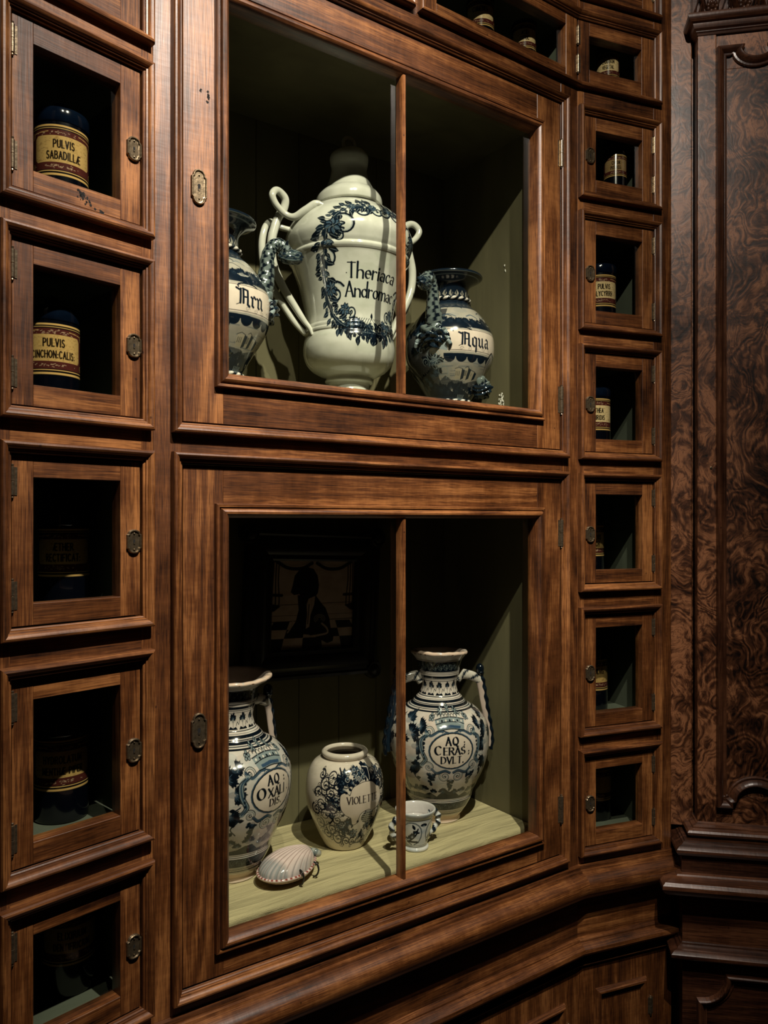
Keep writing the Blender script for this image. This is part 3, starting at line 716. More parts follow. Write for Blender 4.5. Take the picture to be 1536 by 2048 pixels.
# base mouldings of the three walls
LEDGE = [(0, -.700), (.007, -.7005), (.0085, -.7045), (.0085, -.7075), (.0135, -.7080), (.0150, -.7120), (.0190, -.7130), (.0290, -.7165), (.0350, -.7230), (.0375, -.7320), (.0365, -.7420), (.0310, -.7520), (.0220, -.7600), (.0120, -.7650), (.0040, -.7670), (.0, -.7680)]
MID = [(0, -.8480), (.0060, -.8490), (.0080, -.8520), (.0080, -.8550), (.0160, -.8570), (.0230, -.8630), (.0240, -.8700), (.0200, -.8760), (.0120, -.8800), (0, -.8820)]
LOW = [(0, -.9020), (.0040, -.9025), (.0055, -.9045), (.0040, -.9065), (0, -.9070)]
KC1 = math.tan(math.radians((34.725-20.805)/2)); KC0 = math.tan(math.radians((47.808-34.725)/2))
def run(root, prof, xa, ka, xb, kb, name, mat):
    b = MB(); b.piece(); n = len(prof)
    V = [(xa+ka*p, -p, z) for p, z in prof]+[(xb-kb*p, -p, z) for p, z in prof]
    b.add(V, [(i, i+1, n+i+1, n+i) for i in range(n-1)], 0)
    return b.build(name, [mat], root, UP, smooth=30)
PANEL = [(0, -.012), (0, .001), (.0025, .0045), (.006, .0085), (.0095, .0085), (.0115, .0055), (.0125, .0055), (.0150, .0), (.0152, -.001)]
def base(n, name, label, xa, ka, xb, kb, panels, cat='cabinet'):
    root = thing(name, label, cat, frame(n))
    b = MB(); b.box(xa, xb, .0, .022, -.860, -.700, 1); b.box(xa, xb, .0, .022, -H, -.860, 0)
    b.box(xa, xb, .30, .31, -H, -.700, 0)
    b.build('carcass', WOODS, root, UP)
    run(root, LEDGE, xa, ka, xb, kb, 'ledge', M_H); run(root, MID, xa, ka, xb, kb, 'waist_moulding', M_H); run(root, LOW, xa, ka, xb, kb, 'bead_moulding', M_H)
    for (p0, p1, z0, z1) in panels:
        b = MB(); b.sweep(rect(p0, p1, z0, z1), PANEL); b.build('panel_moulding', WOODS, root, UP, smooth=28)
        part_copy(HINGE_S, root, (p1+.026, -.0015, H+z1-.05))
    return root
base('M', 'base_cupboard', 'walnut base cupboard with rounded ledge below the wide display cabinet', 0, KC0, WM, KC1, [(.470, .815, -1.40, -.982), (.06, .405, -1.40, -.982)])
base('R', 'base_cupboard', 'narrow walnut base cupboard at the corner under the right jar compartments', 0, KC1, .2370, 0, [(.058, .156, -1.40, -.976)])
base('L', 'base_cupboard', 'walnut base cupboard under the left jar compartments', -.245, 0, 0, KC0, [(-.18, -.05, -1.40, -.976)])

# ------------------------------------------------------------------ burl walnut cupboard at the right
BW = [M_BU, M_BU]; DW = [M_DV, M_DH]
wr = thing('burl_cupboard', 'dark burl walnut cupboard with a shaped moulded door panel at the right edge', 'cupboard', frame('B'))
b = MB()
b.box(-.047, -.003, .030, .055, -.66, 1.35, 0, .0015)            # side strip
b.box(.002, .0400, .0, .03, -.640, 1.04, 0, .0015)               # door stile
b.box(.0400, .1900, .0040, .03, .95, 1.04, 0)
b.box(.0400, .1900, .0040, .03, -.640, -.58, 0)
b.box(.1900, .2450, .0, .03, -.640, 1.04, 0, .0015)
b.box(.247, .45, .0, .03, -.640, 1.04, 0)
b.box(.0400, .1900, .0040, .03, -.58, .95, 0)
b.box(-.030, .45, .0560, .10, -H, 1.3, 0)
b.build('veneered_front', BW, wr, UP, bevel=.0008)
def bpath():
    xl, xr, xm = .0478, .1880, .1179
    P = [(xl, -.596), (.0640, -.596), (.0640, -.588)]
    P += [(xm-.0470*math.cos(t), -.588+.0400*math.sin(t)) for t in np.linspace(.08, math.pi-.08, 17)]
    P += [(xr-.0162, -.588), (xr-.0162, -.596), (xr, -.596), (xr, .986)]
    P += [(xr-.036, .9860)]
    P += [(xm+.0360*math.cos(t), .9850-.0260*math.sin(t)) for t in np.linspace(0.12, math.pi-.12, 17)]
    P += [(xl+.036, .9860), (xl, .986)]
    return P
PM = [(-.012, -.006), (-.012, .001), (-.0105, .003), (-.0085, .0035), (-.008, .0015), (-.006, .002), (-.003, .0075), (.001, .0115), (.004, .0125), (.0065, .0105), (.0080, .004), (.0085, -.001)]
b = MB(); b.sweep(bpath(), PM, True, 0, 0, 1, new=False); b.build('panel_moulding', DW, wr, UP, smooth=30)
b = MB(); b.lathe([(.0026, -.0008), (.0026, -.0016), (.0018, -.0020)], 12, (.0290, 0, .1100), 'y', 0); b.lathe([(.0012, -.0021), (.0011, -.0023)], 10, (.0290, 0, .1100), 'y', 1); b.build('keyhole_plate', [M_BRASS, M_BLACK], wr, UP)
def ret_run(root, prof, x0, x1, yb, name, mats, conv=True):
    """moulding along the front with a mitred return at the left end; prof of (proud, z)"""
    b = MB(); n = len(prof); b.piece()
    A_ = [(x0-p, yb, z) for p, z in prof]; B_ = [(x0-p, -p, z) for p, z in prof]; C_ = [(x1, -p, z) for p, z in prof]
    b.add(A_+B_, [(i, i+1, n+i+1, n+i) for i in range(n-1)], 1)
    b.add(B_+C_, [(i, i+1, n+i+1, n+i) for i in range(n-1)], 1)
    return b.build(name, mats, root, UP, smooth=30)
CORN = [(0, 1.0230), (.0020, 1.0235), (.0035, 1.0275), (.0060, 1.0290), (.0060, 1.0310), (.0105, 1.0340), (.0130, 1.0400), (.0135, 1.0440), (.0190, 1.0450), (.0230, 1.0490), (.0250, 1.0550), (.0240, 1.0600), (.0200, 1.0625), (.004, 1.0640)]
ret_run(wr, CORN, .004, .45, .05, 'cornice', DW)
# carved frieze of upright acanthus leaves over the cornice
b = MB(); rg = random.Random(5)
b.box(-.006, .45, .004, .05, 1.060, 1.20, 0)
for k in range(58):
    x = -.004+k*.0079+rg.uniform(-.001, .001); l = rg.uniform(.03, .055); w = rg.uniform(.0024, .0040); b.piece()
    sec = []
    for j in range(7):
        t = j/6; cx = x+.010*math.sin(t*2.2+k*.9)*t; z = 1.0640+l*t; ww = w*(1-t)**.4*(1+.35*math.sin(9*t+k)); yy = .004-.012*math.sin(1.2*t+.25)-.004*(k % 3)
        sec += [(cx-ww, yy+.008, z), (cx-ww*.35, yy+.001, z), (cx, yy-.002, z), (cx+ww*.35, yy+.001, z), (cx+ww, yy+.008, z)]
    b.add(sec, [(j*5+i, j*5+i+1, (j+1)*5+i+1, (j+1)*5+i) for j in range(6) for i in range(4)], 0)
for k, xx in enumerate((.030, .094, .158, .222)):
    for j in range(7):
        an = j*math.pi*2/7; b.lathe([(.0045, 0), (.004, -.004), (.0015, -.006)], 8, (xx+.009*math.cos(an), -.006, 1.078+.009*math.sin(an)), 'y', 0)
    b.lathe([(.005, 0), (.004, -.006), (.001, -.009)], 10, (xx, -.006, 1.078), 'y', 0)
b.build('carved_frieze', [M_DV], wr, UP, smooth=50)
BT = [(0, -.6370), (.0050, -.6385), (.0060, -.6410), (.0110, -.6425), (.0140, -.6440), (.0145, -.6470), (.0240, -.6490), (.0270, -.6530), (.0260, -.6580), (.0180, -.6620), (.0180, -.6650)]
ret_run(wr, BT, .004, .45, .05, 'upper_base_moulding', DW)
BT2 = [(.0180, -.6650), (.0340, -.6655), (.0350, -.6680), (.0385, -.6690), (.0400, -.6720), (.0480, -.6750), (.0530, -.6800), (.0540, -.6850), (.0500, -.6910), (.0440, -.6930), (.0440, -.6950), (.0420, -.6955), (.0420, -.7290)]
ret_run(wr, BT2, .004, .45, .05, 'stepped_base_moulding', DW)
BT3 = [(.0420, -.7290), (.0520, -.7295), (.0540, -.7325), (.0660, -.7335), (.0800, -.7365), (.0860, -.7420), (.0870, -.7490), (.0830, -.7570), (.0740, -.7640), (.0600, -.7690), (.0400, -.7710), (.0400, -.8730)]
ret_run(wr, BT3, .004, .45, .05, 'ledge', DW)
BT4 = [(.0400, -.8730), (.0440, -.8740), (.0450, -.8770), (.0500, -.8790), (.0520, -.8830), (.0600, -.8850), (.0660, -.8900), (.0660, -.8960), (.0620, -.9000), (.0400, -.9020), (.0400, -H)]
ret_run(wr, BT4, .004, .45, .05, 'waist_moulding', DW)
P = [(0, -1.45), (.30, -1.45), (.30, -.939)]+[(.055*math.cos(t), -.939-.055*math.sin(t)) for t in np.linspace(0, math.pi/2, 10)]
b = MB(); b.sweep(P, PM, True, -.040, 0, 1, new=False); b.build('lower_panel_moulding', DW, wr, UP, smooth=30)

# ================================================================== POTTERY
def rope_ring(name, R, r, z, parent, n=26, c1=WHT, c2=INK, X=0, Y=0):
    pts = [(X+R*math.sin(t), Y-R*math.cos(t), z) for t in np.linspace(0, 2*math.pi, 33)[:-1]]
    cf = lambda t, a: (c1 if math.sin(t*2*math.pi*n+a) > -.1 else c2)
    bf = lambda t, a: 1+.22*math.sin(t*2*math.pi*n+a)
    return tube(name, pts, r, M_GLAZE, parent, cf, 14, 26, True, bf)

# ---- great covered urn
UR = .105
def urn():
    root = thing('apothecary_urn', 'huge cream white covered urn with snake handles lettered Theriaca Andromac', 'urn')
    rg = random.Random(11)
    cv = Canvas(-math.pi*UR, math.pi*UR, 0, .40, URN)
    cv.wash(rg, 90, lin(172, 178, 160), .25, .016, (0, .40), (-.33, .33)); cv.wash(rg, 60, lin(202, 200, 190), .3, .014, (0, .40), (-.33, .33))
    def wreath(sg):
        f = lambda x, z: (sg*x, z)
        guide = [(-.012, .336), (-.034, .338), (-.056, .333), (-.076, .318), (-.090, .294), (-.098, .266), (-.104, .236), (-.106, .206), (-.102, .176), (-.092, .150), (-.074, .134), (-.050, .124), (-.026, .119), (0, .118)]
        C = catmull([f(*p) for p in guide], 10)
        # big scrolls of the wreath
        for (x, z, r, a, tn, g) in ((-.064, .300, .020, 2.2, 1.15, -1), (-.070, .283, .011, 1.0, 1.3, 1), (-.094, .247, .014, 1.2, 1.3, -1), (-.084, .188, .020, .6, 1.4, 1), (-.082, .187, .012, 2.6, 1.2, 1),
                                    (-.066, .152, .022, 3.4, .9, 1), (-.050, .156, .010, 4.4, 1.4, 1), (-.026, .128, .016, 2.4, 1.5, 1), (-.012, .126, .013, .4, 1.4, -1), (-.034, .329, .013, .6, 1.3, -1), (-.006, .330, .011, 2.4, 1.2, 1)):
            spiral(cv, f(x, z), r, a if sg > 0 else math.pi-a, tn, g*sg, .0042, INK); spiral(cv, f(x, z), r*.86, a if sg > 0 else math.pi-a, tn*.9, g*sg, .0012, BLU2)
        L = len(C)
        for i in range(0, L-1, 2):
            p = C[i]; d = C[i+1]-C[i]; an = math.atan2(d[1], d[0])
            k = 1.0 if i > L*.25 else .8
            for q in (-1, 1):
                if rg.random() < .88:
                    l = rg.uniform(.010, .019)*k; a2 = an+q*rg.uniform(.7, 1.5)
                    o = rg.uniform(0, .006); st = (p[0]+o*math.cos(a2), p[1]+o*math.sin(a2))
                    cv.stroke([tuple(p), (st[0]+l*.5*math.cos(a2), st[1]+l*.5*math.sin(a2))], .0009, INK)
                    leaf(cv, (st[0]+l*.3*math.cos(a2), st[1]+l*.3*math.sin(a2)), a2, l, l*.30, INK if rg.random() < .7 else INK2)
                    cv.stroke([(st[0]+l*.4*math.cos(a2), st[1]+l*.4*math.sin(a2)), (st[0]+l*1.1*math.cos(a2), st[1]+l*1.1*math.sin(a2))], .0006, BLU2, .8)
            if rg.random() < .8: leaf(cv, tuple(p), an+rg.uniform(-.6, .6), .015*k, .0042, INK2)
        cv.stroke(C, .0022, INK); cv.stroke(C+np.array([.0006, .0006]), .0008, BLU2, .7)
        for (x, z, r) in ((-.080, .298, .016), (-.094, .196, .015), (-.064, .160, .013), (-.052, .130, .012), (-.036, .138, .010), (-.014, .337, .009), (-.050, .336, .008), (-.104, .222, .008), (-.090, .270, .009)):
            flower(cv, f(x, z), r, rg, INK, BLU, 8)
            for j in range(6):
                a2 = rg.random()*6.28; cv.stroke([f(x, z), (sg*x+r*.8*math.cos(a2), z+r*.8*math.sin(a2))], .0005, BLU2, .7)
        for k in range(16):
            x = -.078+.078*k/15; leaf(cv, f(x, .124-.02*math.cos(x*18)+rg.uniform(-.004, .010)), rg.uniform(.4, 2.7), rg.uniform(.010, .018), .0032, INK)
        for k in range(7): cv.stroke(catmull([f(-.040+.005*k, .118), f(-.044+.006*k, .134), f(-.036+.006*k, .146)], 6), .0014, INK2)
    wreath(1); wreath(-1)
    leaf(cv, (0, .112), -1.57, .012, .004, INK); leaf(cv, (0, .145), 1.57, .012, .003, INK)
    for sg in (-1, 1): leaf(cv, (sg*.03, .112), -1.57+sg*.8, .014, .003, INK)
    text(cv, 'Theriaca', -.003, .2145, .0245, INK, gap=.17, wx=1.10, wt=.95)
    text(cv, 'Andromac', .000, .1825, .0245, INK, gap=.16, wx=1.06, wt=.95)
    cv.ell((-.060, .222), .0012, .0012, INK)
    prof = [(.0600, 0), (.0600, .0030), 's', (.0518, .0100), (.0422, .0200), (.0384, .0310), (.0400, .0380), 's', (.0450, .0400), (.0462, .0430), (.0440, .0465), 's', (.0452, .0500), (.0580, .0552), (.0729, .0640), (.0834, .0780), (.0878, .0973), (.0866, .1150), (.0835, .1262), 's',
            (.0848, .1285), (.0850, .1325), (.0835, .1345), 's', (.0838, .1370), (.0836, .1400), (.0822, .1430), 's', (.0830, .1600), (.0888, .1912), (.0985, .2287), (.1090, .2590), (.1128, .2650), 's', (.1150, .2680), (.1160, .2720), (.1140, .2762), 's', (.1180, .2850), (.1222, .3025), (.1180, .3210), (.1060, .3410), (.0880, .3570), (.0750, .3655), (.0670, .3700), (.0600, .3730)]
    painted_lathe('urn_body', prof, cv, UR, 26, M_GLAZE, root)
    lid = [(.0580, .3745), (.0618, .3750), 's', (.0640, .3775), (.0640, .3860), (.0622, .3930), (.0560, .4010), (.0485, .4070), 's', (.0460, .4110), (.0420, .4190), (.0378, .4290), (.0350, .4400), (.0345, .4490), (.0368, .4590), (.0376, .4690), (.0345, .4775), (.0260, .4840), (.0140, .4885), (.0003, .4900)]
    def wob(R, Z, T): return R*(1+.008*np.sin(3*T+40*Z)+.014*np.sin(2*T-90*Z)*(Z > .412)), Z+.0012*np.sin(2*T+1)
    painted_lathe('lid', lid, None, UR, 26, M_GLAZE, root, inner_col=URN, wob=wob)
    tube('lid_ring', [(.0125*math.cos(t), 0, .4990+.0125*math.sin(t)) for t in np.linspace(0, 2*math.pi, 17)[:-1]], .0038, M_GLAZE, root, lambda t, a: URN, 14, 5, True)
    for sg in (1, -1):
        P = [(.080, -.052, .346), (.092, -.042, .350), (.106, -.030, .340), (.122, -.015, .329), (.137, -.006, .334), (.154, -.004, .348), (.1616, -.004, .363), (.154, 0, .375), (.143, .004, .376), (.1315, .006, .366), (.133, .010, .349), (.143, .012, .332), (.150, .012, .312),
             (.156, .012, .283), (.152, .012, .244), (.1325, .010, .204), (.110, .006, .170), (.096, 0, .147), (.087, -.006, .133), (.083, -.010, .120)]
        tube('snake_handle', [(sg*x, y, z) for x, y, z in P], [.0020, .0078, .0080, .0058, .0060, .0064, .0066, .0070, .0074, .0078, .0080, .0080, .0078, .0072, .0060, .0045, .0030], M_GLAZE, root, lambda t, a: URN, 16, 8)
        P2 = [(.110, .020, .318), (.130, .028, .322), (.147, .032, .330), (.157, .032, .322), (.164, .030, .305), (.167, .030, .280), (.163, .030, .245), (.146, .026, .205), (.126, .020, .172), (.108, .014, .145), (.088, .010, .125)]
        tube('snake_handle', [(sg*x, y, z) for x, y, z in P2], [.0050, .0058, .0062, .0068, .0066, .0060, .0050], M_GLAZE, root, lambda t, a: URN, 16, 8)
    place_vase(root, -.0671, 1.477, .2215, 30)
urn()

# ---- pair of dark ewers with beast spouts
def ewer(label, word, sg, X, Y, az):
    root = thing('ewer', label, 'jug')
    rr = .09; rg = random.Random(5 if sg > 0 else 9)
    base_c = lin(160, 154, 142)
    cv = Canvas(-math.pi*rr, math.pi*rr, 0, .30, base_c)
    cv.wash(rg, 120, lin(120, 128, 130), .25, .012, (0, .30), (-.28, .28))
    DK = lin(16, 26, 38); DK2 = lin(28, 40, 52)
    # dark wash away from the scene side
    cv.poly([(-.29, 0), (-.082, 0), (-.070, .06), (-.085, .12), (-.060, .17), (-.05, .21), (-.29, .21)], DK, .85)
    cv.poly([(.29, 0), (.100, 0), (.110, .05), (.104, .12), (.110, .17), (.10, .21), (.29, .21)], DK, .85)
    # neck
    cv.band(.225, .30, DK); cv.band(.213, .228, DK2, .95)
    for k in range(10): cv.poly([(-.11+.030*k, .248), (-.098+.030*k, .256), (-.086+.030*k, .249), (-.096+.030*k, .242)], lin(150, 145, 132), .8)
    for k in range(14): leaf(cv, (-.12+.018*k, .246), 1.2+.5*(k % 3), .010, .003, DK)
    for z in (.281, .2855): cv.band(z, z+.0012, BLU2, .8)
    # landscape on the shoulder
    cv.poly([(-.29, .166), (.29, .166), (.29, .176)]+[(.29-.0145*k, .176+rg.uniform(0, .010)) for k in range(40)]+[(-.29, .176)], DK)
    for k in range(18): bush(cv, (-.14+.0165*k, .177+rg.uniform(0, .005)), rg.uniform(.010, .016), rg, DK, DK2)
    for k in range(12):
        z = .190+rg.random()*.025; x = rg.uniform(-.1, .1); cv.stroke(catmull([(x, z), (x+.014, z+.004), (x+.030, z-.002)], 6), rg.uniform(.0008, .003), DK2 if k % 2 else BLU, .85)
    # banner
    x0, x1 = -.048, .090
    bx = (lambda x: sg*x)
    cv.poly([(bx(x0), .118), (bx(x1), .115), (bx(x1), .161), (bx(x0), .163)], CRM)
    cv.poly([(bx(x0)-.0, .163), (bx(x0)-sg*.016, .150), (bx(x0)-sg*.010, .135), (bx(x0)-sg*.018, .122), (bx(x0), .118)], BLU2, .9)
    for z in (.1185, .1605): cv.stroke([(bx(x0), z+.001), (bx(x1), z-.001)], .0011, DK)
    text(cv, word, bx(.012), .128, .0270, DK, 'gothic', gap=.10)
    for k in range(5): spiral(cv, (-.02+.017*k, .1225), .004, k, 1.2, (-1)**k, .0007, DK2)
    cv.stroke(arc(0-.018, .159, .020, .006, 200, 20, 8), .0026, DK)
    # awning with scallops
    cv.poly([(-.056, .1135), (.066, .1115), (.066, .1050), (-.056, .1070)], DK)
    for k in range(5):
        c = -.044+.0245*k; cv.poly(arc(c, .1068, .0118, .0105, 180, 360, 10), DK)
    # scene
    for k in range(26):
        z = rg.uniform(.055, .098); x = rg.uniform(-.08, .05); l = rg.uniform(.012, .035); cv.stroke([(x, z), (x+l, z+rg.uniform(-.001, .001))], rg.uniform(.0006, .0022), BLU, .5)
    for (x, w, h) in ((-.030, .016, .018), (.000, .022, .014), (-.006, .008, .020)):
        cv.poly([(x, .066), (x+w, .066), (x+w, .066+h), (x, .066+h)], lin(170, 160, 140)); cv.poly([(x+w, .064), (x+w+.008, .067), (x+w+.008, .064+h), (x+w, .066+h)], DK2)
        cv.stroke([(x-.001, .066+h), (x+w*.5, .068+h*1.05), (x+w+.002, .066+h)], .0010, DK)
        for q in range(3): cv.stroke([(x+w*(q+.6)/4, .072), (x+w*(q+.6)/4, .066+h*.75)], .0012, DK2)
    cv.poly([(-.075, .060), (-.055, .072), (-.040, .064), (-.01, .062), (.0, .058), (.02, .062), (.045, .066), (.06, .055), (.06, .048), (-.075, .046)], DK2, .8)
    cv.poly([(-.29, 0), (.29, 0), (.29, .040)]+[(.29-.0145*k, .034+rg.uniform(0, .020)) for k in range(40)], DK)
    for k in range(30): bush(cv, (-.14+.01*k+rg.uniform(-.004, .004), .040+rg.uniform(-.004, .012)), rg.uniform(.010, .018), rg, DK, DK2)
    for k in range(5): cv.stroke([(-.012+.006*k, .028), (-.012+.006*k, .036)], .0016, BLU2); 
    cv.stroke([(-.03, .028), (.03, .028)], .0012, BLU2)
    # acanthus plume over the lower mask
    for k in range(9): cv.stroke(catmull([(bx(.070), .066), (bx(.050+.003*k), .100-.002*k), (bx(.064+.005*k), .122-.002*k), (bx(.082+.002*k), .108)], 7), .0034, BLU if k % 2 else DK)
    for k in range(7): cv.stroke(catmull([(bx(.070), .066), (bx(.052+.004*k), .098-.002*k), (bx(.066+.005*k), .119-.002*k)], 7), .0012, CRM)
    cv.ell((bx(.098), .142), .013, .022, CRM); bush(cv, (bx(.098), .138), .014, rg, DK, BLU)
    for k in range(16): bush(cv, (bx(-.115+rg.uniform(-.05, .04)), .10+rg.uniform(-.05, .09)), rg.uniform(.014, .024), rg, INK, BLU)
    for k in range(14): spiral(cv, (bx(-.085+rg.uniform(-.03, .025)), .06+rg.uniform(0, .10)), rg.uniform(.007, .014), rg.random()*6, 1.4, rg.choice((-1, 1)), .0016, BLU2, .7)
    prof = [(.0500, 0), (.0510, .0040), (.0480, .0140), (.0445, .0210), 's', (.0455, .0300), (.0500, .0380), (.0628, .0601), (.0770, .0823), (.0885, .1046), (.0933, .1290), (.0930, .1530), (.0878, .1730), (.0763, .1925), (.0600, .2130), (.0440, .2280), (.0395, .2400), (.0390, .2560), (.0410, .2660), (.0480, .2740), (.0600, .2810), (.0675, .2850), 's', (.0695, .2870), (.0690, .2900), (.0670, .2912)]
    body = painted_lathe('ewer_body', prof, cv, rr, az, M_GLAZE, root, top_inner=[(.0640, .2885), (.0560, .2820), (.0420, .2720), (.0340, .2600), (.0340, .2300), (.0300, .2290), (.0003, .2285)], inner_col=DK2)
    rope_ring('rope_band', .0418, .0034, .2385, root, 17)
    rope_ring('rope_band', .0462, .0034, .0245, root, 17)
    # spout
    th = math.radians(-50*sg)
    def pol(r, z, t=0): return (r*math.sin(th+t), -r*math.cos(th+t), z)
    path = [pol(.076, .168), pol(.084, .190), pol(.0885, .212), pol(.090, .236), pol(.096, .254), pol(.106, .263), pol(.117, .260), pol(.125, .250)]
    def sc(t, a):
        k = (int(t*22)+int((a+3.3)*2.2)) % 2
        d = math.sin(t*22*math.pi)*math.sin(a*5+(int(t*22) % 2)*math.pi/2)
        return INK if d > .1 else lin(98, 108, 106)
    sp = tube('beast_spout', path, [.0200, .0175, .0140, .0120, .0110, .0115, .0125, .0120], M_GLAZE, root, sc, 26, 14, False, lambda t, a: 1+.05*math.sin(t*60)*math.sin(a*6))
    Rz = np.array([[math.cos(th), -math.sin(th), 0], [math.sin(th), math.cos(th), 0], [0, 0, 1]])
    def hf(d):
        k = 1+.10*math.sin(9*d[0]+2)*math.sin(8*d[2]+1)
        if d[1] < -.3: k *= 1+.45*(-d[1]-.3)
        if abs(d[2]) < .12 and d[1] < -.2: k *= .84
        return k*(1+.12*max(0, d[2]))
    hc = pol(.129, .244)
    blob('beast_head', hc, (.0125, .0190, .0125), M_GLAZE, root, lambda d: INK2 if (math.sin(14*d[0])*math.sin(12*d[2]) > 0 or d[1] < -.75) else lin(86, 98, 98), hf, 26, Rz)
    for q in (-1, 1):
        e = np.array(hc)+Rz @ np.array([q*.0085, .006, .008])
        tube('beast_ear', [tuple(e), tuple(e+Rz @ np.array([q*.003, .001, .009])), tuple(e+Rz @ np.array([q*.006, -.001, .017]))], [.0042, .0034, .0008], M_GLAZE, root, lambda t, a: INK if t > .4 else BLU2, 10, 5)
    def mf(d):
        return 1+.16*math.sin(7*d[0])*math.cos(9*d[2])+.14*math.sin(15*d[2]+8*d[0]*d[0])+.25*math.exp(-((d[0])**2+(d[2]+.05)**2)*14)
    mk = lambda d: INK if math.sin(7*d[0])*math.cos(9*d[2])+.6*math.sin(15*d[2]+8*d[0]*d[0]) < -.1 else (lin(98, 108, 106) if d[2] > .3 else INK2)
    blob('lion_mask', pol(.086, .148), (.0290, .0200, .0270), M_GLAZE, root, mk, mf, 34, Rz)
    for q in (-1, 1):
        for j in range(3):
            tube('mask_scroll', [pol(.088+.006*j, .158-.010*j, q*(.26+.04*j)), pol(.097, .150-.010*j, q*(.34+.03*j)), pol(.092, .140-.010*j, q*.38)], [.004, .0045, .002], M_GLAZE, root, lambda t, a: BLU2 if t < .5 else INK, 8, 5)
    t2 = math.radians(42*sg)
    R2 = np.array([[math.cos(t2), -math.sin(t2), 0], [math.sin(t2), math.cos(t2), 0], [0, 0, 1]])
    blob('lower_mask', (.070*math.sin(t2), -.070*math.cos(t2), .052), (.0180, .0190, .0220), M_GLAZE, root, mk, mf, 30, R2)
    # tall loop handle at the back
    t3 = th+math.pi
    pb = lambda r, z: (r*math.sin(t3), -r*math.cos(t3), z)
    tube('loop_handle', [pb(.062, .276), pb(.080, .284), pb(.102, .272), pb(.112, .245), pb(.108, .205), pb(.094, .165)], [.008, .0075, .007, .0065, .007, .008], M_GLAZE, root, lambda t, a: INK if math.sin(t*40) > 0 else BLU2, 14, 8)
    place_vase(root, X, Y, .2215, az)
ewer('blue and white ewer with dragon spout lettered Aqua, right of the tall urn', 'Aqua', 1, .1388, 1.632, 28)
ewer('blue and white ewer with dragon spout, half hidden behind the left door frame', 'Arn', -1, -.2916+.002, 1.321, 47)

